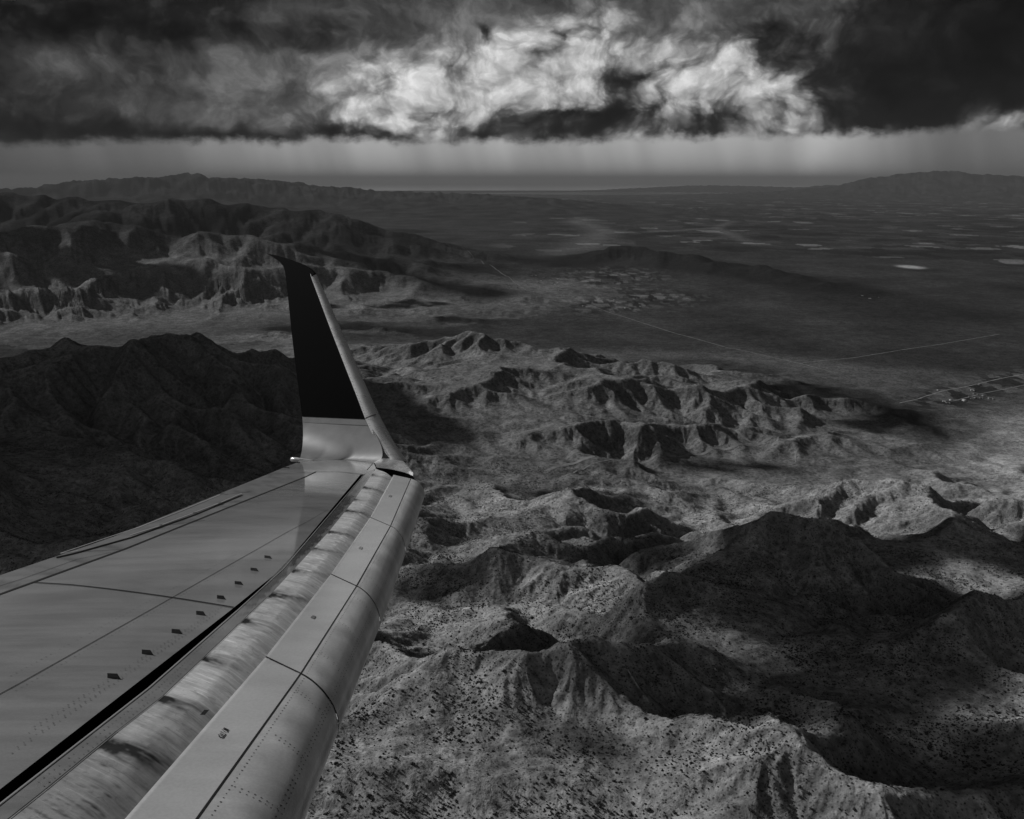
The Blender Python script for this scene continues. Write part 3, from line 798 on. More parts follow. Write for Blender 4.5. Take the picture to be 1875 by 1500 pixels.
# which of them show largest inside the frame
fwd = bys * CP - bz * SP
uu = 937.5 + FPX * bxs / fwd; vv_ = 750 - FPX * (bys * SP + bz * CP) / fwd
px_size = size / fwd
inside = (uu > 640 + (1300 - vv_) * 0.35) & (uu < 1860) & (vv_ < 1490) & (vv_ > 900)
rank = np.argsort(np.where(inside, -px_size, 1.0))
first = rank[:300]; rest = np.setdiff1d(np.arange(len(bxs)), first)
variants = [shrub_shape(s_, 1) for s_ in (1, 2, 3, 4)]
vmesh = []
for k, (vv2, ff2) in enumerate(variants):
    if k == 0: o = mesh_np('desert_shrub', vv2, ff2, m_shrub, smooth=False); vmesh.append(o.data); shrub0 = o
    else:
        me = bpy.data.meshes.new('desert_shrub'); me.from_pydata(vv2.tolist(), [], ff2.tolist()); me.materials.append(m_shrub); vmesh.append(me)
for k, i in enumerate(first):
    o = shrub0 if k == 0 else shrub0.copy()
    if k: COL.objects.link(o); o.data = vmesh[k % 4]
    o.location = (bxs[i], bys[i], bz[i] - 0.15); o.rotation_euler = (0, 0, random.uniform(0, 6.28)); s_ = float(size[i]); o.scale = (s_ * random.uniform(.85, 1.2), s_, s_ * random.uniform(.75, 1.15))
    tag(o, 'dark round desert shrub dotting the pale front slopes', 'shrub', 'shrubs on the front slopes')
lows = [shrub_shape(s_, 0) for s_ in (11, 12, 13)]
VV, FF = [], []; off = 0
for k in range(3):
    sel = rest[k::3]; v0, f0 = lows[k]
    an = RNG.uniform(0, 6.28, len(sel)); c_, s_ = np.cos(an), np.sin(an); sz = size[sel]
    x = (v0[None, :, 0] * c_[:, None] - v0[None, :, 1] * s_[:, None]) * sz[:, None] + bxs[sel][:, None]
    y = (v0[None, :, 0] * s_[:, None] + v0[None, :, 1] * c_[:, None]) * sz[:, None] + bys[sel][:, None]
    z = v0[None, :, 2] * sz[:, None] + bz[sel][:, None] - 0.15
    VV.append(np.stack([x, y, z], -1).reshape(-1, 3))
    FF.append((f0[None] + (np.arange(len(sel)) * len(v0))[:, None, None]).reshape(-1, 3) + off); off += len(sel) * len(v0)
shr = mesh_np('desert_shrubs', np.concatenate(VV), np.concatenate(FF), m_shrub, smooth=False)
tag(shr, 'countless dark desert shrubs scattered over the hillsides', 'shrubs', 'shrubs on the front slopes', 'stuff')

# ------------------------------------------------------------------ clouds of the deck overhead, outside the picture, whose shadows fall on the hills
m_cloud, N, p, t = new_mat('cloud_vapour')
geo = N.n('ShaderNodeNewGeometry')
t.links.new(grey(N, N.ss(N.noise(geo.outputs['Position'], 0.004, 5, 0.6), 0.3, 0.7, 0.65, 0.85)), p.inputs['Base Color'])
p.inputs['Roughness'].default_value = 1.0; p.inputs['Specular IOR Level'].default_value = 0.0

m_veil = bpy.data.materials.new('thin_cloud_vapour'); m_veil.use_nodes = True
vt = m_veil.node_tree; vt.nodes.clear(); VN = NT(vt)
vd = VN.n('ShaderNodeBsdfDiffuse'); vd.inputs[0].default_value = (.8, .8, .8, 1); vtr = VN.n('ShaderNodeBsdfTransparent'); vm = VN.n('ShaderNodeMixShader'); vo_ = VN.n('ShaderNodeOutputMaterial')
vg_ = VN.n('ShaderNodeNewGeometry')
vt.links.new(VN.ss(VN.noise(vg_.outputs['Position'], 0.004, 5, 0.6), 0.38, 0.62, 0.0, 0.42), vm.inputs[0])
vt.links.new(vtr.outputs[0], vm.inputs[1]); vt.links.new(vd.outputs[0], vm.inputs[2]); vt.links.new(vm.outputs[0], vo_.inputs[0])

def cloud(u, v, zg, ax, ay, seed, Hc=1900.0, rot=0.0, n=16, thin=False):
    """a flat-based heap of vapour that shades the ground seen at (u, v)"""
    d = ray(u, v); g = d * (zg / d[2])
    c = g + SUN * ((Hc - zg) / SUN[2])
    r_ = random.Random(seed); vs, fs = [], []
    for k in range(n):
        b2 = bmesh.new(); bmesh.ops.create_icosphere(b2, subdivisions=3, radius=1.0)
        an = r_.uniform(0, 6.28); q = math.sqrt(r_.uniform(0, 1)) * 0.72
        ox, oy = math.cos(an) * q * ax, math.sin(an) * q * ay
        s_ = r_.uniform(0.30, 0.5) * min(ax, ay) * (1.15 - 0.5 * q); b0 = len(vs)
        for w in b2.verts:
            j = 1 + 0.22 * math.sin(w.co.x * 5 + k) * math.sin(w.co.y * 6 + 2 * k) + r_.uniform(-.06, .06)
            xx, yy = w.co.x * s_ * j + ox, w.co.y * s_ * j + oy
            zz = w.co.z * s_ * 0.6 * j; zz = zz if zz > 0 else zz * 0.2
            cr, sr = math.cos(rot), math.sin(rot)
            vs.append((xx * cr - yy * sr, xx * sr + yy * cr, zz + r_.uniform(-2, 2)))
        for f_ in b2.faces: fs.append(tuple(x_.index + b0 for x_ in f_.verts))
        b2.free()
    o = mesh_py('cloud', vs, fs, m_veil if thin else m_cloud, smooth=True); o.location = tuple(c)
    tag(o, 'flat based grey cloud overhead that shades the ground', 'cloud', 'clouds overhead', 'structure')

for args in CLOUDS: cloud(*args)

# ------------------------------------------------------------------ haze
m_haze = bpy.data.materials.new('haze'); m_haze.use_nodes = True
ht = m_haze.node_tree; ht.nodes.clear()
pv = ht.nodes.new('ShaderNodeVolumePrincipled'); ho = ht.nodes.new('ShaderNodeOutputMaterial')
pv.inputs['Color'].default_value = (HAZE_C, HAZE_C, HAZE_C, 1); pv.inputs['Density'].default_value = HAZE_D; pv.inputs['Anisotropy'].default_value = 0.0
ht.links.new(pv.outputs[0], ho.inputs['Volume'])
hb = 260000.0; z0, z1 = PLAIN - 140.0, 860.0
haze = mesh_py('haze', [(-hb, -hb, z0), (hb, -hb, z0), (hb, hb, z0), (-hb, hb, z0), (-hb, -hb, z1), (hb, -hb, z1), (hb, hb, z1), (-hb, hb, z1)],
               [(3, 2, 1, 0), (4, 5, 6, 7), (0, 1, 5, 4), (1, 2, 6, 5), (2, 3, 7, 6), (3, 0, 4, 7)], m_haze)
tag(haze, 'pale haze over the desert plain', 'haze', kind='stuff')

# ------------------------------------------------------------------ the aeroplane's wing
WB, WH, WK, WX = 0.19, 1.5, 0.022, -1.9      # fall of the banked wing outboard, camera height above it, camber, mid chord

def wz(x, y): return -WH - WB * y - WK * (x - WX) ** 2
def wnorm(x, y):
    n = np.array([2 * WK * (x - WX), WB, 1.0]); return n / np.linalg.norm(n)
def WP(u, v, off=0.0):
    d = ray(u, v); t = (WH - off) / (-d[2] - WB * d[1])
    for _ in range(25):
        x = d[0] * t
        t = (WH - off + WK * (x - WX) ** 2) / (-d[2] - WB * d[1])
    return d * t
def PX(p):
    f = p[1] * CP - p[2] * SP; up = p[1] * SP + p[2] * CP
    return 937.5 + FPX * p[0] / f, 750 - FPX * up / f

class Edge:
    def __init__(s, *px): s.p = np.array([WP(u, v) for (u, v) in px]); s.n = len(px) - 1
    def at(s, t):
        i = int(min(max(math.floor(t), 0), s.n - 1)); return s.p[i] + (s.p[i + 1] - s.p[i]) * (t - i)

def grid_mesh(name, P, mat, parent, attrs=None):
    """P (n, m, 3) -> sheet, normals up"""
    n, m = P.shape[:2]; idx = np.arange(n * m).reshape(n, m)
    f = np.stack([idx[:-1, :-1], idx[1:, :-1], idx[1:, 1:], idx[:-1, 1:]], -1).reshape(-1, 4)
    a, b, c = P[0, 0], P[-1, 0], P[0, -1]
    if np.cross(b - a, c - a)[2] < 0: f = f[:, ::-1]
    return mesh_np(name, P.reshape(-1, 3), f, mat, parent, True, attrs)

def sheet(EA, EB, ns, nc, off=0.0, t0=None, t1=None):
    t0 = 0 if t0 is None else t0; t1 = EA.n if t1 is None else t1
    T = np.linspace(t0, t1, ns); C_ = np.linspace(0, 1, nc); P = np.zeros((ns, nc, 3))
    for i, t in enumerate(T):
        a, b = EA.at(t), EB.at(t)
        for j, c in enumerate(C_):
            x, y = a[0] + (b[0] - a[0]) * c, a[1] + (b[1] - a[1]) * c
            o = off(t, c) if callable(off) else off
            P[i, j] = (x, y, wz(x, y) + o)
    return P, T, C_

def strip_mb(px, width, off, vs, fs, w1=None):
    """a flat ribbon following pixels on the wing skin, width in metres"""
    pts = [WP(u, v) for (u, v) in px]; dense = []
    for a, b in zip(pts[:-1], pts[1:]):
        k = max(2, int(np.linalg.norm(b - a) / 0.12))
        dense += [a + (b - a) * i / k for i in range(k)]
    dense.append(pts[-1]); D = np.array(dense); d = np.gradient(D, axis=0)
    for i, q in enumerate(D):
        n = wnorm(q[0], q[1]); sd = np.cross(n, d[i]); sd /= np.linalg.norm(sd)
        w = width if w1 is None else width + (w1 - width) * i / (len(D) - 1)
        for s_ in (-0.5, 0.5):
            e = q + sd * w * s_; vs.append((e[0], e[1], wz(e[0], e[1]) + off))
        if i: b0 = len(vs) - 4; fs.append((b0, b0 + 1, b0 + 3, b0 + 2))

def strips(name, items, mat, parent, off=0.0015):
    vs, fs = [], []
    for it in items: strip_mb(it[0], it[1], off, vs, fs, it[2] if len(it) > 2 else None)
    return mesh_py(name, vs, fs, mat, parent)

def discs(name, pts, normals, r, mat, parent, stretch=None):
    vs, fs = [], []
    for p_, n_ in zip(pts, normals):
        n_ = n_ / np.linalg.norm(n_); e1 = np.cross(n_, (0, 1, 0.3)); e1 /= np.linalg.norm(e1); e2 = np.cross(n_, e1); b0 = len(vs)
        rr_ = r * random.uniform(0.6, 1.0)
        for k in range(6):
            an = k * math.pi / 3; vs.append(p_ + n_ * 0.0012 + (e1 * math.cos(an) + e2 * math.sin(an)) * rr_)
        fs.append(tuple(range(b0, b0 + 6)))
    o = mesh_py(name, vs, fs, mat, parent); o['kind'] = 'stuff'
    return o

# ---- materials
def paint(name, val, rough=0.5, coat=1.0, coat_rough=0.07, metal=0.0, streak=0.10, grime=True, scale=1.0, bay=False):
    m, N, p, t = new_mat(name)
    geo = N.n('ShaderNodeNewGeometry')
    at = N.n('ShaderNodeAttribute', attribute_name='dirt')
    mp = N.n('ShaderNodeMapping'); mp.inputs['Rotation'].default_value = (0, 0, math.radians(36)); mp.inputs['Scale'].default_value = (0.8 * scale, 6.0 * scale, 3.0)
    t.links.new(geo.outputs['Position'], mp.inputs['Vector'])
    n1 = N.noise(mp.outputs[0], 1.3, 5, 0.6)            # long stains along the airflow
    n2 = N.noise(geo.outputs['Position'], 2.2, 4, 0.55)
    n3 = N.noise(geo.outputs['Position'], 90.0, 2, 0.5)
    v = N.m('MULTIPLY', N.ss(n1, 0.25, 0.75, 1 - streak, 1 + streak), val)
    v = N.m('MULTIPLY', v, N.ss(n2, 0.25, 0.75, 0.92, 1.08))
    v = N.m('MULTIPLY', v, N.ss(n3, 0.25, 0.75, 0.94, 1.06))
    if bay:
        ta_ = N.n('ShaderNodeAttribute', attribute_name='span').outputs['Fac']; ca_ = N.n('ShaderNodeAttribute', attribute_name='chord').outputs['Fac']
        f1 = N.noise(N.vec(N.m('MULTIPLY', ta_, 42.0), N.m('MULTIPLY', ca_, 0.9)), 1.0, 6, 0.65, 0.3, '2D')
        f2 = N.noise(N.vec(N.m('MULTIPLY', ta_, 17.0), N.m('MULTIPLY_ADD', ca_, 1.4, 5.0)), 1.0, 5, 0.6, 0.5, '2D')
        f3 = N.noise(N.vec(N.m('MULTIPLY', ta_, 30.0), N.m('MULTIPLY_ADD', ca_, 6.0, 9.0)), 1.0, 4, 0.6, 0.8, '2D')
        v = N.m('MULTIPLY', v, N.ss(f1, 0.30, 0.44, 0.74, 1.0)); v = N.m('MULTIPLY', v, N.ss(f1, 0.58, 0.66, 1.0, 1.25))
        v = N.m('MULTIPLY', v, N.ss(f2, 0.30, 0.62, 0.84, 1.05)); v = N.m('MULTIPLY', v, N.ss(f3, 0.28, 0.42, 0.75, 1.0))
    if grime: v = N.m('MULTIPLY', v, N.m('SUBTRACT', 1.0, at.outputs['Fac']))
    t.links.new(grey(N, v), p.inputs['Base Color'])
    p.inputs['Metallic'].default_value = metal
    N.put(p.inputs['Roughness'], N.ss(n1, 0.3, 0.7, rough * 0.9, rough * 1.15))
    p.inputs['Coat Weight'].default_value = coat; p.inputs['Coat Roughness'].default_value = coat_rough; p.inputs['Coat IOR'].default_value = 1.85
    return m
def plain(name, val, rough=0.6, spec=0.3, metal=0.0):
    m, N, p, t = new_mat(name); p.inputs['Base Color'].default_value = (val, val, val, 1)
    p.inputs['Roughness'].default_value = rough; p.inputs['Specular IOR Level'].default_value = spec; p.inputs['Metallic'].default_value = metal
    return m
M_skin = paint('grey_wing_paint', 0.185)
M_trail = paint('weathered_grey_paint', 0.13, rough=0.55, coat=0.6, coat_rough=0.15)
M_slat = paint('light_slat_paint', 0.44, rough=0.42, coat=1.0, coat_rough=0.16, streak=0.05)
M_bare = paint('bare_worn_metal', 0.62, rough=0.42, coat=0.0, metal=0.35, streak=0.03, bay=True)
M_nose = paint('brushed_leading_edge_metal', 0.70, rough=0.32, coat=0.0, metal=0.5, streak=0.12, scale=0.8)
M_edge = paint('polished_leading_edge_metal', 0.95, rough=0.27, coat=0.0, metal=0.85, streak=0.03)
M_black = plain('black_livery_paint', 0.0012, 0.7, 0.02)
M_seam = plain('dark_seam', 0.012, 0.8, 0.1)
M_void = plain('dark_cavity', 0.006, 0.9, 0.0)
M_rivet = plain('dark_rivet', 0.075, 0.6, 0.3)
M_fin = plain('dark_vane_paint', 0.05, 0.5, 0.3)
M_pale = plain('pale_edge_metal', 0.34, 0.4, 0.5, 0.3)

wing = bpy.data.objects.new('aeroplane_wing', None); COL.objects.link(wing)
wing.location = (0, 0, 0)
tag(wing, 'left wing of a jet airliner with extended slats and a tall black winglet', 'wing')

def flow_noise(P, wl_along, wl_across, seed):
    """noise drawn out along the airflow (about 35 degrees aft of the sheet's x axis)"""
    c_, s_ = math.cos(math.radians(-35)), math.sin(math.radians(-35))
    a = P[..., 0] * c_ + P[..., 1] * s_; b = -P[..., 0] * s_ + P[..., 1] * c_
    return fbm(a / wl_along, b / wl_across, 1.0, 4, seed)

# ---- edges, inboard to outboard, as pixels of the photograph laid on the real wing surface
eF = Edge((-185, 1589), (424, 1116), (514, 1043), (661, 868))
eL = Edge((-420, 1241), (60, 1067), (228, 1006), (579, 864))
eL2 = Edge((-420, 1241), (60, 1067), (228, 1006), (558, 874), (579, 864))
eT = Edge((-440, 1203), (40, 1040), (200, 986), (500, 864.5), (508, 861))
t1 = Edge((508, 861), (579, 864), (664, 869), (689, 859))
t2 = Edge((540, 848.5), (571, 843.5), (625, 841.5), (684, 847))
D_PX = [(-150, 1633), (90, 1442), (297, 1277), (371, 1207), (494, 1090), (601, 975), (649, 915), (688, 859)]
C_PX = [(60, 1706), (232, 1502), (390, 1314), (455, 1243), (563, 1110), (651, 989), (690, 925), (721, 872)]
E_PX = [(-185, 1618), (66, 1422), (272, 1261), (349, 1193), (480, 1076), (583, 967), (632, 911), (671, 865)]
eD, eC, eE = Edge(*D_PX), Edge(*C_PX), Edge(*E_PX)

# main panel
P, T, C_ = sheet(eL, eF, 260, 110)
d1 = np.clip(flow_noise(P, 2.2, 0.16, 3.0) * 0.5, 0, 1) ** 1.5
spots = np.zeros(P.shape[:2])
dirt = np.clip(0.30 * d1 + 0.10 * np.clip(flow_noise(P, 3.0, 0.5, 5.0), 0, 1), 0, 0.6)
# darker streaks towards the outboard end
tt_, cc_ = np.meshgrid(T / eL.n, C_, indexing='ij')
dirt = np.clip(dirt + 0.35 * smooth01((tt_ - 0.72) / 0.2) * np.clip(flow_noise(P, 1.6, 0.10, 7.0) + 0.1, 0, 1), 0, 0.7)
grid_mesh('upper_skin', P, M_skin, wing, {'dirt': dirt.ravel()})
# trailing panel with a thickness
P, T, C_ = sheet(eT, eL2, 160, 24)
dirt = np.clip(0.55 * np.clip(flow_noise(P, 1.0, 0.12, 9.0) + 0.15, 0, 1), 0, 0.7)
tp = grid_mesh('trailing_panel', P, M_trail, wing, {'dirt': dirt.ravel()})
# tip panel
P, T, C_ = sheet(t1, t2, 60, 30)
dirt = np.clip(0.22 * np.clip(flow_noise(P, 1.0, 0.2, 10.0) + 0.2, 0, 1), 0, 0.5)
grid_mesh('tip_panel', P, M_skin, wing, {'dirt': dirt.ravel()})
# underside, closing the wing body
und = []
for e, dz in ((eT, -0.02), (eL2, -0.12)): und.append([e.at(t) + np.array([0, 0, dz]) for t in np.linspace(0, e.n, 30)])
for e, dz in ((eF, -0.30), (eD, -0.30)): und.append([e.at(t * e.n / 1.0) + np.array([0, 0, dz]) for t in np.linspace(0, 1, 30)])
U = np.array(und).transpose(1, 0, 2)
un = grid_mesh('lower_skin', U, M_trail, wing)
# slot behind the slat: a real channel
vs, fs = [], []
for i in range(61):
    t = i / 60.0; a = eF.at(t * eF.n); b = eE.at(t * eE.n)
    for q, dz in ((a, 0.0), (a, -0.06), (b, -0.06), (b, 0.0)): vs.append((q[0], q[1], wz(q[0], q[1]) + dz))
    if i:
        o_ = 4 * i
        for k in range(3): fs.append((o_ - 4 + k, o_ - 3 + k, o_ + 1 + k, o_ + k))
mesh_py('spoiler_slot', vs, fs, M_void, wing)
# riveted strip and worn fixed leading edge, one sheet each
P, T, C_ = sheet(eE, eD, 260, 16)
tt_, cc_ = np.meshgrid(T, C_, indexing='ij')
rag = fbm(P[..., 1] * 1.0, P[..., 0] * 1.0, 0.12, 4, 31.0)
dark_out = smooth01((tt_ - 3.55 + 0.25 * rag) / 0.35) * smooth01((0.80 + 0.30 * rag - cc_) / 0.12)  # ragged dark sealed zone beside the slot, its shadow put into the tone
dirt = np.clip(0.12 + 0.10 * fbm(P[..., 0], P[..., 1], 0.2, 4, 32.0) + 0.66 * dark_out * (1 - smooth01((tt_ - 6.5) / 0.4)), 0, 0.85)
grid_mesh('riveted_strip', P, M_skin, wing, {'dirt': dirt.ravel()})
P, T, C_ = sheet(eD, eC, 520, 60, off=lambda t, c: 0.006 * math.sin(math.pi * min(1, c * 1.1)) - 0.035 * max(0.0, c - 0.55) ** 1.5 / 0.3)
tt_, cc_ = np.meshgrid(T, C_, indexing='ij')
sm = (P[..., 1] + 0.7 * P[..., 0]) * 1.1           # metres along the span
dirt = 0.10 + 0.10 * fbm(sm * 9.0, cc_ * 1.3, 1.0, 5, 41.0)
dirt += 0.46 * smooth01((2.5 - tt_ + 0.4 * fbm(tt_ * 3, cc_ * 3, 1.0, 3, 42.0)) / 1.6)          # grimy inboard bay
for k, (t0_, ln, st, wd) in enumerate([(1.42, 1.1, 0.95, .050), (2.0, 1.0, 0.95, .060), (3.0, 0.75, 0.75, .055), (3.55, .55, .85, .05), (4.0, .8, .9, .045), (4.33, .4, .7, .04), (4.68, .8, .55, .04), (5.02, .9, .8, .04),
                                       (5.62, .9, .8, .06), (6.0, .5, .5, .07), (6.35, .9, .85, .05), (6.78, .35, .6, .07)]):
    q = (tt_ - t0_ - 0.10 * cc_ * cc_ - 0.02 * fbm(sm * 30, cc_ * 6, 1.0, 3, 50.0 + k)) / (wd * (1 + 1.6 * cc_))
    body = np.exp(-q * q) * np.clip(1.0 - cc_ / (ln * 1.05), 0, 1) ** 0.7 * (0.55 + 0.45 * np.clip(0.6 + fbm(sm * 60, cc_ * 2, 1.0, 3, 60.0 + k), 0, 1))
    head = np.exp(-((tt_ - t0_ + 0.03 * fbm(sm * 40, cc_ * 9, 1.0, 3, 66.0)) / (wd * 0.7)) ** 2 - ((cc_ - 0.03) / 0.11) ** 2)
    line_ = np.exp(-(q * 5.0 / (1 + 0.5 * cc_)) ** 2) * (0.35 + 0.65 * np.clip(0.7 + fbm(sm * 20, cc_ * 5, 1.0, 3, 65.0 + k), 0, 1))
    dirt += st * ((1.0 if k < 4 else 0.8) * body + 0.9 * head + (0.55 if k > 3 else 0.12) * line_)
# fine pale scratches
scr = np.clip(fbm(sm * 40.0, cc_ * 0.9, 1.0, 3, 71.0) - 0.45, 0, 1)
dirt -= 0.9 * scr * smooth01((tt_ - 1.8) / 0.6)
dirt += 0.5 * np.clip(fbm(sm * 55.0, cc_ * 1.1, 1.0, 3, 72.0) - 0.42, 0, 1)
dirt += 0.28 * smooth01((cc_ - 0.90) / 0.06) * (0.6 + 0.8 * fbm(sm * 14, cc_ * 3, 1.0, 3, 73.0))
dirt = np.clip(dirt, -0.25, 0.985)
grid_mesh('fixed_leading_edge', P, M_bare, wing, {'dirt': dirt.ravel(), 'span': sm.ravel(), 'chord': cc_.ravel()})

# ---- slats
CS = Edge((60, 1706), (487, 1209), (606, 1056), (678, 951), (721, 872))
BS = Edge((230, 1694), (551, 1240), (653, 1078), (715, 967), (752.5, 879))
A_LINE = np.array([(490, 1690), (574, 1456), (632, 1307), (706, 1120), (750, 992), (761, 960), (780, 901), (796, 850)], float)
def side_of_A(u, v):
    """pixels to the right of the traced front outline at that height"""
    return u - np.interp(-v, -A_LINE[:, 1], A_LINE[:, 0])
LIFT = 0.018
NPH = 30
def nose_profile(t):
    c, b = CS.at(t), BS.at(t)
    n = wnorm(b[0], b[1]); fwd = b - c; fwd -= n * fwd.dot(n); fwd /= np.linalg.norm(fwd)
    b = np.array([b[0], b[1], wz(b[0], b[1]) + LIFT])
    lo, hi = 0.02, 0.9
    ph = np.linspace(0, math.radians(168), NPH)
    def prof(w):
        r_ = 0.52 * w
        return np.array([b + fwd * (w * math.sin(p_)) - n * (r_ * (1 - math.cos(p_))) for p_ in ph])
    for _ in range(40):
        w = 0.5 * (lo + hi)
        s_ = max(side_of_A(*PX(q)) for q in prof(w))
        if s_ > 0: hi = w
        else: lo = w
    return prof(w), n, fwd
NOSE = {}
for k in range(4):
    ts = np.linspace(k + (0.004 if k else 0), k + 1 - 0.004, 26)
    # painted upper face
    P = np.zeros((len(ts), 14, 3)); Q = np.zeros((len(ts), NPH, 3))
    for i, t in enumerate(ts):
        c, b = CS.at(t), BS.at(t); prof, n, fw = nose_profile(t); Q[i] = prof
        for j in range(14):
            f = j / 13.0; x, y = c[0] + (b[0] - c[0]) * f, c[1] + (b[1] - c[1]) * f
            P[i, j] = (x, y, wz(x, y) + LIFT)
    # thin trailing edge of the slat
    lip = P[:, :1] - np.array([0, 0, 0.022]); P = np.concatenate([lip, P], 1)
    dirt = np.clip(0.10 * np.clip(flow_noise(P, 1.0, 0.3, 80.0 + k), 0, 1), 0, 1)
    sl = grid_mesh('slat', P, M_slat, wing, {'dirt': dirt.ravel()})
    Qs = Q.copy(); NOSE[k] = (ts, Q)
    u_, v_ = np.meshgrid(ts, np.linspace(0, 1, NPH), indexing='ij')
    dr = np.clip(0.20 * fbm(u_ * 9, v_ * 5, 1.0, 5, 90.0) + 0.10 * np.clip(fbm(u_ * 40, v_ * 2, 1.0, 3, 91.0), 0, 1) + 0.06, -0.15, 0.6)
    no = grid_mesh('slat_nose', Q, M_nose, sl, {'dirt': dr.ravel()})
    # fine dark cut between slats
    if k < 3:
        tk = k + 1; prof, n, fw = nose_profile(tk); c, b = CS.at(tk), BS.at(tk)
        line = [np.array([c[0] + (b[0] - c[0]) * f, c[1] + (b[1] - c[1]) * f, 0]) for f in np.linspace(0, 1, 8)]
        line = [np.array([q[0], q[1], wz(q[0], q[1]) + LIFT]) for q in line] + list(prof[1:22])
        vs, fs = [], []; along = CS.at(tk + 0.05) - CS.at(tk); along /= np.linalg.norm(along)
        for i, q in enumerate(line):
            tang = line[min(i + 1, len(line) - 1)] - line[max(i - 1, 0)]; nn = np.cross(along, tang); nn /= np.linalg.norm(nn)
            if nn[2] < 0 and i < 14: nn = -nn
            if i >= 14 and nn.dot(prev) < 0: nn = -nn
            prev = nn
            for s_ in (-1, 1): vs.append(q + along * s_ * 0.0065 + nn * 0.002)
            if i: b0 = len(vs) - 4; fs.append((b0, b0 + 1, b0 + 3, b0 + 2))
        mesh_py('slat_gap', vs, fs, M_seam, sl)
    # seam between painted face and bare nose
    vs, fs = [], []
    for i, t in enumerate(ts):
        c, b = CS.at(t), BS.at(t); d = b - c; d /= np.linalg.norm(d); w = 0.006 if k < 2 else 0.009
        for s_ in (-1, 1): q = b + d * s_ * w * 0.6; vs.append((q[0], q[1], wz(q[0], q[1]) + LIFT + 0.0022))
        if i: b0 = len(vs) - 4; fs.append((b0, b0 + 1, b0 + 3, b0 + 2))
    mesh_py('slat_seam', vs, fs, M_seam, sl)
    # rivets on the nose
    rp, rn = [], []
    def nose_pt(t, ph):
        j = ph * (NPH - 1); i = (t - ts[0]) / (ts[-1] - ts[0]) * (len(ts) - 1); i0 = int(min(i, len(ts) - 2)); j0 = int(min(j, NPH - 2))
        a = Q[i0, j0] * (1 - (j - j0)) + Q[i0, j0 + 1] * (j - j0); b = Q[i0 + 1, j0] * (1 - (j - j0)) + Q[i0 + 1, j0 + 1] * (j - j0)
        du = Q[i0 + 1, j0] - Q[i0, j0]; dv = Q[i0, j0 + 1] - Q[i0, j0]; n = np.cross(dv, du); n /= np.linalg.norm(n)
        if n.dot(Q[i0, j0] - np.mean(Q[i0], axis=0)) < 0: n = -n
        return a + (b - a) * (i - i0), n
    length = np.linalg.norm(BS.at(k + 1) - BS.at(k))
    for ph, step in ((0.045, 0.028), (0.30, 0.040), (0.325, 0.040)):
        for q in np.arange(ts[0], ts[-1], step / length):
            a = nose_pt(q, ph); rp.append(a[0]); rn.append(a[1])
    nrib = max(2, int(length / 0.42))
    for rb in range(nrib):
        tq = ts[0] + (ts[-1] - ts[0]) * (rb + 0.6) / nrib
        for ph in np.linspace(0.06, 0.29, 8):
            for dq in (0, 0.022):
                if random.random() < 0.85: a = nose_pt(min(tq + dq / length, ts[-1] - 1e-4), ph); rp.append(a[0]); rn.append(a[1])
    discs('slat_rivets', rp, rn, 0.0034 if k else 0.0042, M_rivet, sl)
# closed outboard end of the last slat
ts, Q = NOSE[3]
end = [Q[-1, j] for j in range(NPH)]
c, b = CS.at(3.996), BS.at(3.996)
end += [end[-1] + (np.array([c[0], c[1], wz(c[0], c[1]) - 0.06]) - end[-1]) * f for f in (0.5, 1.0)] + [np.array([c[0], c[1], wz(c[0], c[1]) + LIFT])]
mesh_py('slat_end', end, [tuple(range(len(end)))], M_fin, wing)

# ---- seams and edge strips
strips('panel_seam', [([(-420, 1241), (60, 1067), (228, 1006), (558, 874), (579, 864)], 0.030, 0.018)], M_seam, wing, 0.0035)
strips('panel_seam', [([(60, 1067), (130, 1071.5), (199, 1079), (300, 1092.5), (428, 1113)], 0.014)], M_seam, wing, 0.0045)
strips('panel_seam', [([(579, 864), (620, 864.5), (664, 869)], 0.014)], M_seam, wing, 0.0052)
strips('panel_seam', [([(-200, 1380), (36, 1252), (283, 1113), (529, 973), (560, 957)], 0.006, 0.004)], M_seam, wing, 0.0025)
strips('panel_seam', [([(560, 957), (600, 934)], 0.003)], M_seam, wing, 0.0025)
strips('panel_seam', [([(571, 843.5), (600, 841.5), (640, 842.5), (672, 846)], 0.008, 0.003)], M_fin, wing, 0.003)
strips('panel_seam', [([(683, 848), (672, 861)], 0.008)], M_fin, wing, 0.003)
strips('panel_seam', [([(-150, 1633), (90, 1442), (214, 1340)], 0.005), ([(214, 1340), (297, 1277), (371, 1207), (494, 1090)], 0.003)], M_seam, wing, 0.004)
strips('slot_edge_strip', [([(-185, 1618), (66, 1422), (272, 1261), (434, 1119)], 0.007), ([(434, 1119), (519, 1042), (583, 967), (668, 868)], 0.005)], M_pale, wing, 0.004)
strips('panel_seam', [([(-420, 1204), (36, 1062), (140, 1025), (228, 1007)], 0.006)], M_seam, wing, 0.003)
strips('panel_seam', [([(140, 1011), (180, 1009), (228, 1006.5)], 0.008), ([(296, 964), (330, 959), (375, 953)], 0.008), ([(403, 907), (430, 904), (457, 901)], 0.014)], M_seam, wing, 0.003)
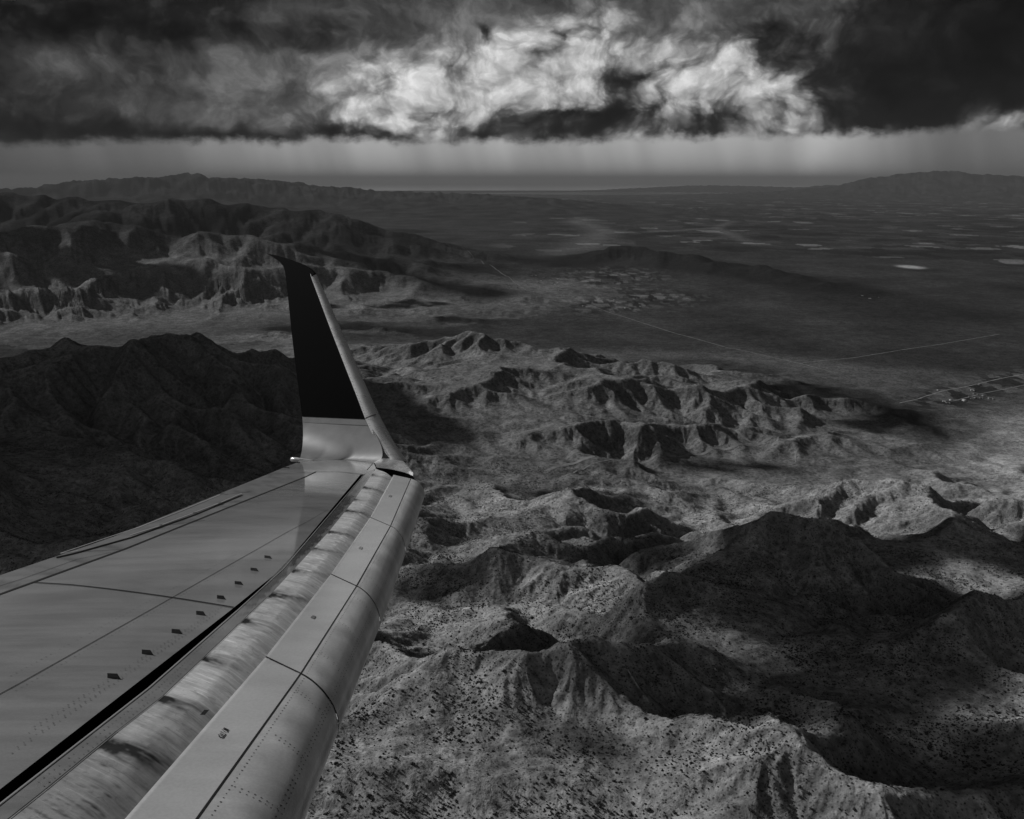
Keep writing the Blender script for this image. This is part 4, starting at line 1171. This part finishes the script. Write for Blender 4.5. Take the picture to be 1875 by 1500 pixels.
# aileron lying a little proud, with pale worn edges
al = [WP(u, v, 0.012) for (u, v) in [(103, 1019.5), (256, 966), (404, 906.5), (443, 905.5), (355, 942), (240, 983), (140, 1011)]]
alb = [q - np.array([0, 0, 0.012]) for q in al]; k = len(al)
ail = mesh_py('aileron', al + alb, [tuple(range(k))[::-1]] + [(i, (i + 1) % k, k + (i + 1) % k, k + i) for i in range(k)], M_trail, wing)
strips('aileron_edge', [([(109, 1017.5), (256, 968), (330, 939), (403, 908.5)], 0.016), ([(239, 983), (293, 966)], 0.02), ([(296, 964.5), (355, 942)], 0.016), ([(357, 941), (402, 924)], 0.02), ([(404, 923), (443, 906)], 0.016), ([(109, 1017.5), (143, 1012)], 0.014)], M_pale, ail, 0.0165)
strips('aileron_notch', [([(101, 1019), (110, 1017)], 0.02), ([(292, 966), (297, 964)], 0.02), ([(354, 943), (360, 941)], 0.02), ([(401, 925), (406, 923)], 0.02), ([(402, 908), (412, 905.5)], 0.03)], M_seam, ail, 0.018)

# ---- rivet rows on the flat skin
rp, rn = [], []
def rivet_row(a, b, step, off=0.0015):
    A_, B_ = WP(*a), WP(*b); L = np.linalg.norm(B_ - A_)
    for q in np.arange(0, 1, step / L):
        if random.random() < 0.07: continue
        p_ = A_ + (B_ - A_) * q; rp.append(np.array([p_[0], p_[1], wz(p_[0], p_[1]) + off])); rn.append(wnorm(p_[0], p_[1]))
for o_ in (0, 9): rivet_row((20 + o_, 1252 - 14 + o_ * 3.0), (430 + o_, 1023 - 7 + o_ * 1.4), 0.036)
for o_ in (0, 7, 22, 29): rivet_row((62 - 40 + o_ * 1.4, 1338 + 42 - o_ * 1.7), (404 - 8 + o_ * .5, 1120 + 5 - o_ * .6), 0.036)
for (a, b) in [((70, 1432), (280, 1266)), ((80, 1440), (285, 1275)), ((285, 1263), (350, 1203)), ((296, 1266), (360, 1206)), ((355, 1196), (410, 1148))]: rivet_row(a, b, 0.030)
discs('skin_rivets', rp, rn, 0.0042, M_rivet, wing)

# ---- vortex generators: small upright vanes in a row
for (u0, u1, v, hpx) in [(197, 221, 1241.5, 7.5), (260, 281, 1197.5, 7), (314.5, 334, 1159, 6.5), (359.5, 377, 1125.5, 6.2), (397.5, 413.5, 1096, 5.6), (430, 445.5, 1069.5, 5), (459, 473.5, 1044.5, 4.6), (484.5, 498, 1021.5, 4.2)]:
    a, b = WP(u0, v), WP(u1, v + 2.0); n = wnorm(a[0], a[1]); h_ = hpx / FPX * np.linalg.norm(a) * 1.12
    d = (b - a) / np.linalg.norm(b - a); sd = np.cross(n, d) * 0.0015
    pr_ = [a, b, a + (b - a) * 0.72 + n * h_, a + n * h_ * 0.95]
    vs = [q + sd for q in pr_] + [q - sd for q in pr_]
    mesh_py('vortex_vane', vs, [(0, 1, 2, 3), (7, 6, 5, 4), (0, 4, 5, 1), (1, 5, 6, 2), (2, 6, 7, 3), (3, 7, 4, 0)], M_fin, wing)

# ---- stencilled marks on the slats, strokes traced from the photograph
def stencil(u0, v0, sx_, strokes, fill):
    vs, fs = [], []
    for (x0, y0, x1, y1, w) in strokes:
        a, b = WP(u0 + x0 * sx_, v0 + y0 * sx_, LIFT + .0025), WP(u0 + x1 * sx_, v0 + y1 * sx_, LIFT + .0025)
        d = b - a; n = wnorm(a[0], a[1]); sd = np.cross(n, d); sd /= np.linalg.norm(sd); w_ = w * sx_ / FPX * np.linalg.norm(a) * 0.5 * 1.5
        b0 = len(vs); vs += [a + sd * w_, b + sd * w_, b - sd * w_, a - sd * w_]; fs.append((b0, b0 + 1, b0 + 2, b0 + 3))
    return mesh_py('stencil_mark', vs, fs, fill, wing)
STROKES = [(39.8, 42.5, 48.6, 46.8, 1.6), (38.5, 44.3, 46.5, 48.0, 1.2), (36.6, 46.0, 37.6, 45.2, 1.6), (39.0, 48.2, 42.8, 50.2, .8), (47.6, 47.6, 45.6, 50.8, 1.2),
           (33.4, 50.2, 36.8, 50.0, 1.5), (37.2, 52.8, 40.4, 51.8, 1.0), (32.4, 52.4, 38.8, 55.6, .8), (29.6, 55.6, 31.6, 54.2, 1.2), (30.4, 56.8, 33.6, 60.4, 1.3),
           (33.6, 55.2, 36.4, 57.6, .8), (43.6, 53.8, 37.6, 61.6, 1.4), (34.4, 59.2, 37.0, 61.4, 1.0), (35.4, 57.8, 37.4, 55.6, .9)]
stencil(370, 1290, 1.0, STROKES, M_seam)
SMALL = [(0, 2, 2, 0, .7), (2, 0, 6, 1.4, .7), (6, 1.4, 4, 5, .8), (4, 5, -1, 3, .8), (-1, 3, 0, 2, .7), (1, 2.4, 4, 3.6, .7), (2, 1.2, 4.6, 2.2, .6)]
M_faint = plain('faint_stencil', 0.10, 0.6, 0.2)
stencil(570.5, 1127, 1.25, SMALL, M_fin); stencil(658, 1001, 1.0, SMALL, M_faint); stencil(712.5, 906.5, 0.8, SMALL, M_faint)
# small dark label at the edge of the worn bay
strips('placard', [([(371.5, 1318), (379.5, 1308.5)], 0.020)], M_seam, wing, LIFT + 0.004)

# ---- winglet
Ja, Jb = WP(551, 836), WP(738, 849)
JD = (Jb - Ja) / np.linalg.norm(Jb - Ja)
n0 = wnorm(*(0.5 * (Ja + Jb))[:2])
outb = np.cross(n0, JD); outb /= np.linalg.norm(outb)
if outb[1] < 0: outb = -outb
WU = n0 + 0.16 * outb; WU /= np.linalg.norm(WU)
WN = np.cross(JD, WU); WN /= np.linalg.norm(WN)
if WN[1] > 0: WN = -WN               # inboard face, towards the cabin
def WL(u, v, off=0.0):
    d = ray(u, v); return d * (WN.dot(Ja + WN * off) / WN.dot(d))
# outlines from foot to top: trailing edge, front of the painted face, front silhouette
TEp = [(557, 822), (557.3, 802), (553.4, 763), (548, 722), (540.5, 667), (533, 600), (527, 541), (523, 508)]
MIp = [(700, 823), (685, 802), (669, 768), (652, 723), (630, 667), (604, 600), (582, 541), (569.5, 508)]
LEp = [(722, 822), (709, 802), (691, 768), (671, 723), (646.5, 667), (618, 600), (593, 541), (578.5, 508)]
def dens_(L, n):
    L = np.array(L, float); s_ = np.arange(len(L)); q = np.linspace(0, len(L) - 1, n)
    return np.stack([np.interp(q, s_, L[:, 0]), np.interp(q, s_, L[:, 1])], 1)
# blended foot: leaves the wing skin flat and curls up into the winglet
foot0 = [(544, 848.3), (571, 843.5), (625, 841.5), (684, 847)]
nA = 40
lowTE, lowMI = WL(553.4, 763), WL(669, 768)
S0 = Edge(*foot0)
rows = []
for i in range(nA + 1):
    c = i / nA
    a = S0.at(c * 3); a = np.array([a[0], a[1], wz(a[0], a[1]) + 0.0015])
    q2 = WL(553.4 + (669 - 553.4) * c, 763 + 5 * c)
    q15 = WL(557.3 + (708 - 557.3) * c, 805 + 12 * c * c)
    jn = Ja + (Jb - Ja) * (0.03 + c * 0.86)
    col = []
    for t in np.linspace(0, 1, 26):
        # quadratic curve hugging the corner, then straight up the face
        b_ = (1 - t) ** 3 * a + 3 * (1 - t) ** 2 * t * (jn * 0.75 + a * 0.25) + 3 * (1 - t) * t * t * q15 + t ** 3 * q2
        col.append(b_)
    rows.append(col)
P = np.array(rows)
dirt = np.clip(0.10 * fbm(P[..., 0], P[..., 2], 0.4, 3, 101.0) + 0.04, 0, 0.3)
foot = grid_mesh('winglet_foot', P, M_skin, wing, {'dirt': dirt.ravel()})
if foot.data.polygons[0].normal.dot(Vector((0, -1, 0.3))) < 0: foot.data.flip_normals()
# black blade with its swept tip: outline pulled to a real thickness
tip_up = [(578.5, 508), (576, 500), (569.6, 493), (559, 486), (544, 479.5), (524.8, 473), (506.7, 468), (487.5, 464)]
tip_lo = [(500, 471), (512, 479.5), (518.4, 487), (521.4, 495.5), (523, 508)]
outl = [(553.4, 763)] + [(669, 768)] + MIp[3:] + [(574, 503)] + tip_up[1:] + tip_lo + TEp[6:2:-1]
fr_ = [WL(u, v, 0.004) for (u, v) in outl]; bk = [q - WN * 0.03 for q in fr_]; k = len(outl)
blade = mesh_py('winglet_blade', fr_ + bk, [tuple(range(k)), tuple(range(2 * k - 1, k - 1, -1))] + [(i, k + i, k + (i + 1) % k, (i + 1) % k) for i in range(k)], M_black, wing)
# outer face below the black paint
bw_ = [WL(u, v, -0.03) for (u, v) in [(557, 830), (557.3, 802), (553.4, 763), (669, 768), (685, 802), (712, 838)]]
mesh_py('winglet_back', bw_, [tuple(range(6))], M_skin, wing)
# rounded metal leading edge
mi, le = dens_([(713.5, 839.7)] + MIp, 40), dens_([(738, 844)] + LEp, 40)
mi[-1] = (567.5, 501.5); le[-1] = (576.5, 502.5)
rows = []
for i in range(40):
    a, b = WL(*mi[i], 0.005), WL(*le[i], 0.0); w = np.linalg.norm(b - a); row = []
    for q in np.linspace(0, 1, 12):
        s_ = math.sin(q * math.pi / 2); z_ = 1 - (1 - math.cos(q * math.pi / 2)) * 1.0
        row.append(a + (b - a) * s_ - WN * 0.45 * w * (1 - z_))
    row += [row[-1] - WN * 0.25 * w - (b - a) * 0.25, row[-1] - WN * 0.35 * w - (b - a) * 0.9]
    rows.append(row)
P = np.array(rows)
led = grid_mesh('winglet_leading_edge', P, M_edge, wing, {'dirt': np.zeros(P.shape[:2]).ravel()})
if led.data.polygons[100].normal.dot(Vector(tuple(WN))) < 0: led.data.flip_normals()
# joint across it and rivets
rp, rn = [], []
for i in np.linspace(0.05, 0.985, 64):
    j = i * 39; i0 = int(j); m_ = mi[i0] * (1 - (j - i0)) + mi[min(i0 + 1, 39)] * (j - i0); l_ = le[i0] * (1 - (j - i0)) + le[min(i0 + 1, 39)] * (j - i0)
    q = m_ + (l_ - m_) * 0.13; rp.append(WL(q[0], q[1], 0.006)); rn.append(WN)
for dv in (-4, 5):
    for q in np.linspace(0.15, 0.85, 5): rp.append(WL(669 + 20 * q, 766 - 7 * q + dv, 0.004 - 0.02 * q * q)); rn.append(WN)
for q in np.linspace(0.05, 0.9, 9): rp.append(WL(708 + 20 * q, 833.5 - 1 * q, 0.006 - 0.02 * q * q)); rn.append(WN)
discs('winglet_rivets', rp, rn, 0.006, M_rivet, led)
jl = [WL(u, v, o_) for (u, v, o_) in [(668.5, 765, .008), (675, 762.5, .006), (682, 760, -.004), (688, 758.5, -.02), (688.6, 760, -.02), (682.5, 761.6, -.004), (675.5, 764.2, .006), (669, 767, .008)]]
mesh_py('edge_joint', jl, [(0, 1, 6, 7), (1, 2, 5, 6), (2, 3, 4, 5)], M_seam, led)
# pale band under the black paint
bl = [WL(u, v, .006) for (u, v) in [(553.6, 764), (669, 769), (674, 779), (554.4, 773.5)]]
mesh_py('paint_band', bl, [(0, 1, 2, 3)], M_skin, foot)

# ---- nose fairing at the winglet root, with its dark open underside
top = [(684, 847.5), (700, 838), (713.5, 839.7), (738, 844), (749, 855.5), (757.5, 866)]
lip = [(689.5, 856), (708, 858), (722, 860.3), (738, 864.2), (749, 868), (756, 871.5)]
top = dens_(top, 24); lip = dens_(lip, 24); rows = []
for a, b in zip(top, lip):
    A_, B_ = WP(a[0], a[1], 0.05), WP(b[0], b[1], 0.03); row = []
    for q in np.linspace(0, 1, 8): row.append(A_ + (B_ - A_) * q + n0 * 0.03 * math.sin(q * math.pi) * 0.6)
    rows.append(row)
P = np.array(rows)
fair = grid_mesh('root_fairing', P, M_edge, wing, {'dirt': np.clip(0.35 * fbm(P[..., 0], P[..., 1], 0.12, 4, 111.0) + 0.15, 0, .7).ravel()})
vs, fs = [], []
for i, b in enumerate(lip):
    B_ = WP(b[0], b[1], 0.03); vs += [B_ - n0 * 0.004, B_ - n0 * 0.02 + outb * 0.02, B_ - n0 * 0.16 + outb * 0.10]
    if i:
        o_ = 3 * i
        for k in range(2): fs.append((o_ - 3 + k, o_ - 2 + k, o_ + 1 + k, o_ + k))
mesh_py('fairing_cavity', vs, fs, M_void, fair)
# ---- pod and static wicks at the trailing corner
a, b = WP(533, 841.5, 0.012), WP(573, 843, 0.004); d = b - a; L = np.linalg.norm(d); d /= L
e1 = np.cross(d, n0); e1 /= np.linalg.norm(e1); vs, fs = [], []
for i, (q, r_) in enumerate([(0, .022), (0.03, .034), (0.25, .034), (0.6, .02), (1.0, .004)]):
    for k in range(12):
        an = k * math.pi / 6; vs.append(a + d * L * q + (e1 * math.cos(an) * 0.9 + n0 * math.sin(an)) * r_)
    if i:
        for k in range(12): fs.append(((i - 1) * 12 + k, (i - 1) * 12 + (k + 1) % 12, i * 12 + (k + 1) % 12, i * 12 + k))
fs.append(tuple(range(12))[::-1])
mesh_py('tail_light_pod', vs, fs, M_slat, wing, smooth=True)
for (u0, v0, u1, v1) in [(519, 846, 549, 846.5), (507, 855.5, 530, 856.5)]:
    a, b = WP(u0, v0, 0.02), WP(u1, v1, 0.008); d = b - a; d /= np.linalg.norm(d); e1 = np.cross(d, n0); vs, fs = [], []
    for q, r_ in ((a, .003), (b, .006)):
        for k in range(6): an = k * math.pi / 3; vs.append(q + (e1 * math.cos(an) + n0 * math.sin(an)) * r_)
    for k in range(6): fs.append((k, (k + 1) % 6, 6 + (k + 1) % 6, 6 + k))
    mesh_py('static_wick', vs, fs + [tuple(range(6))[::-1], tuple(range(6, 12))], M_seam, wing)
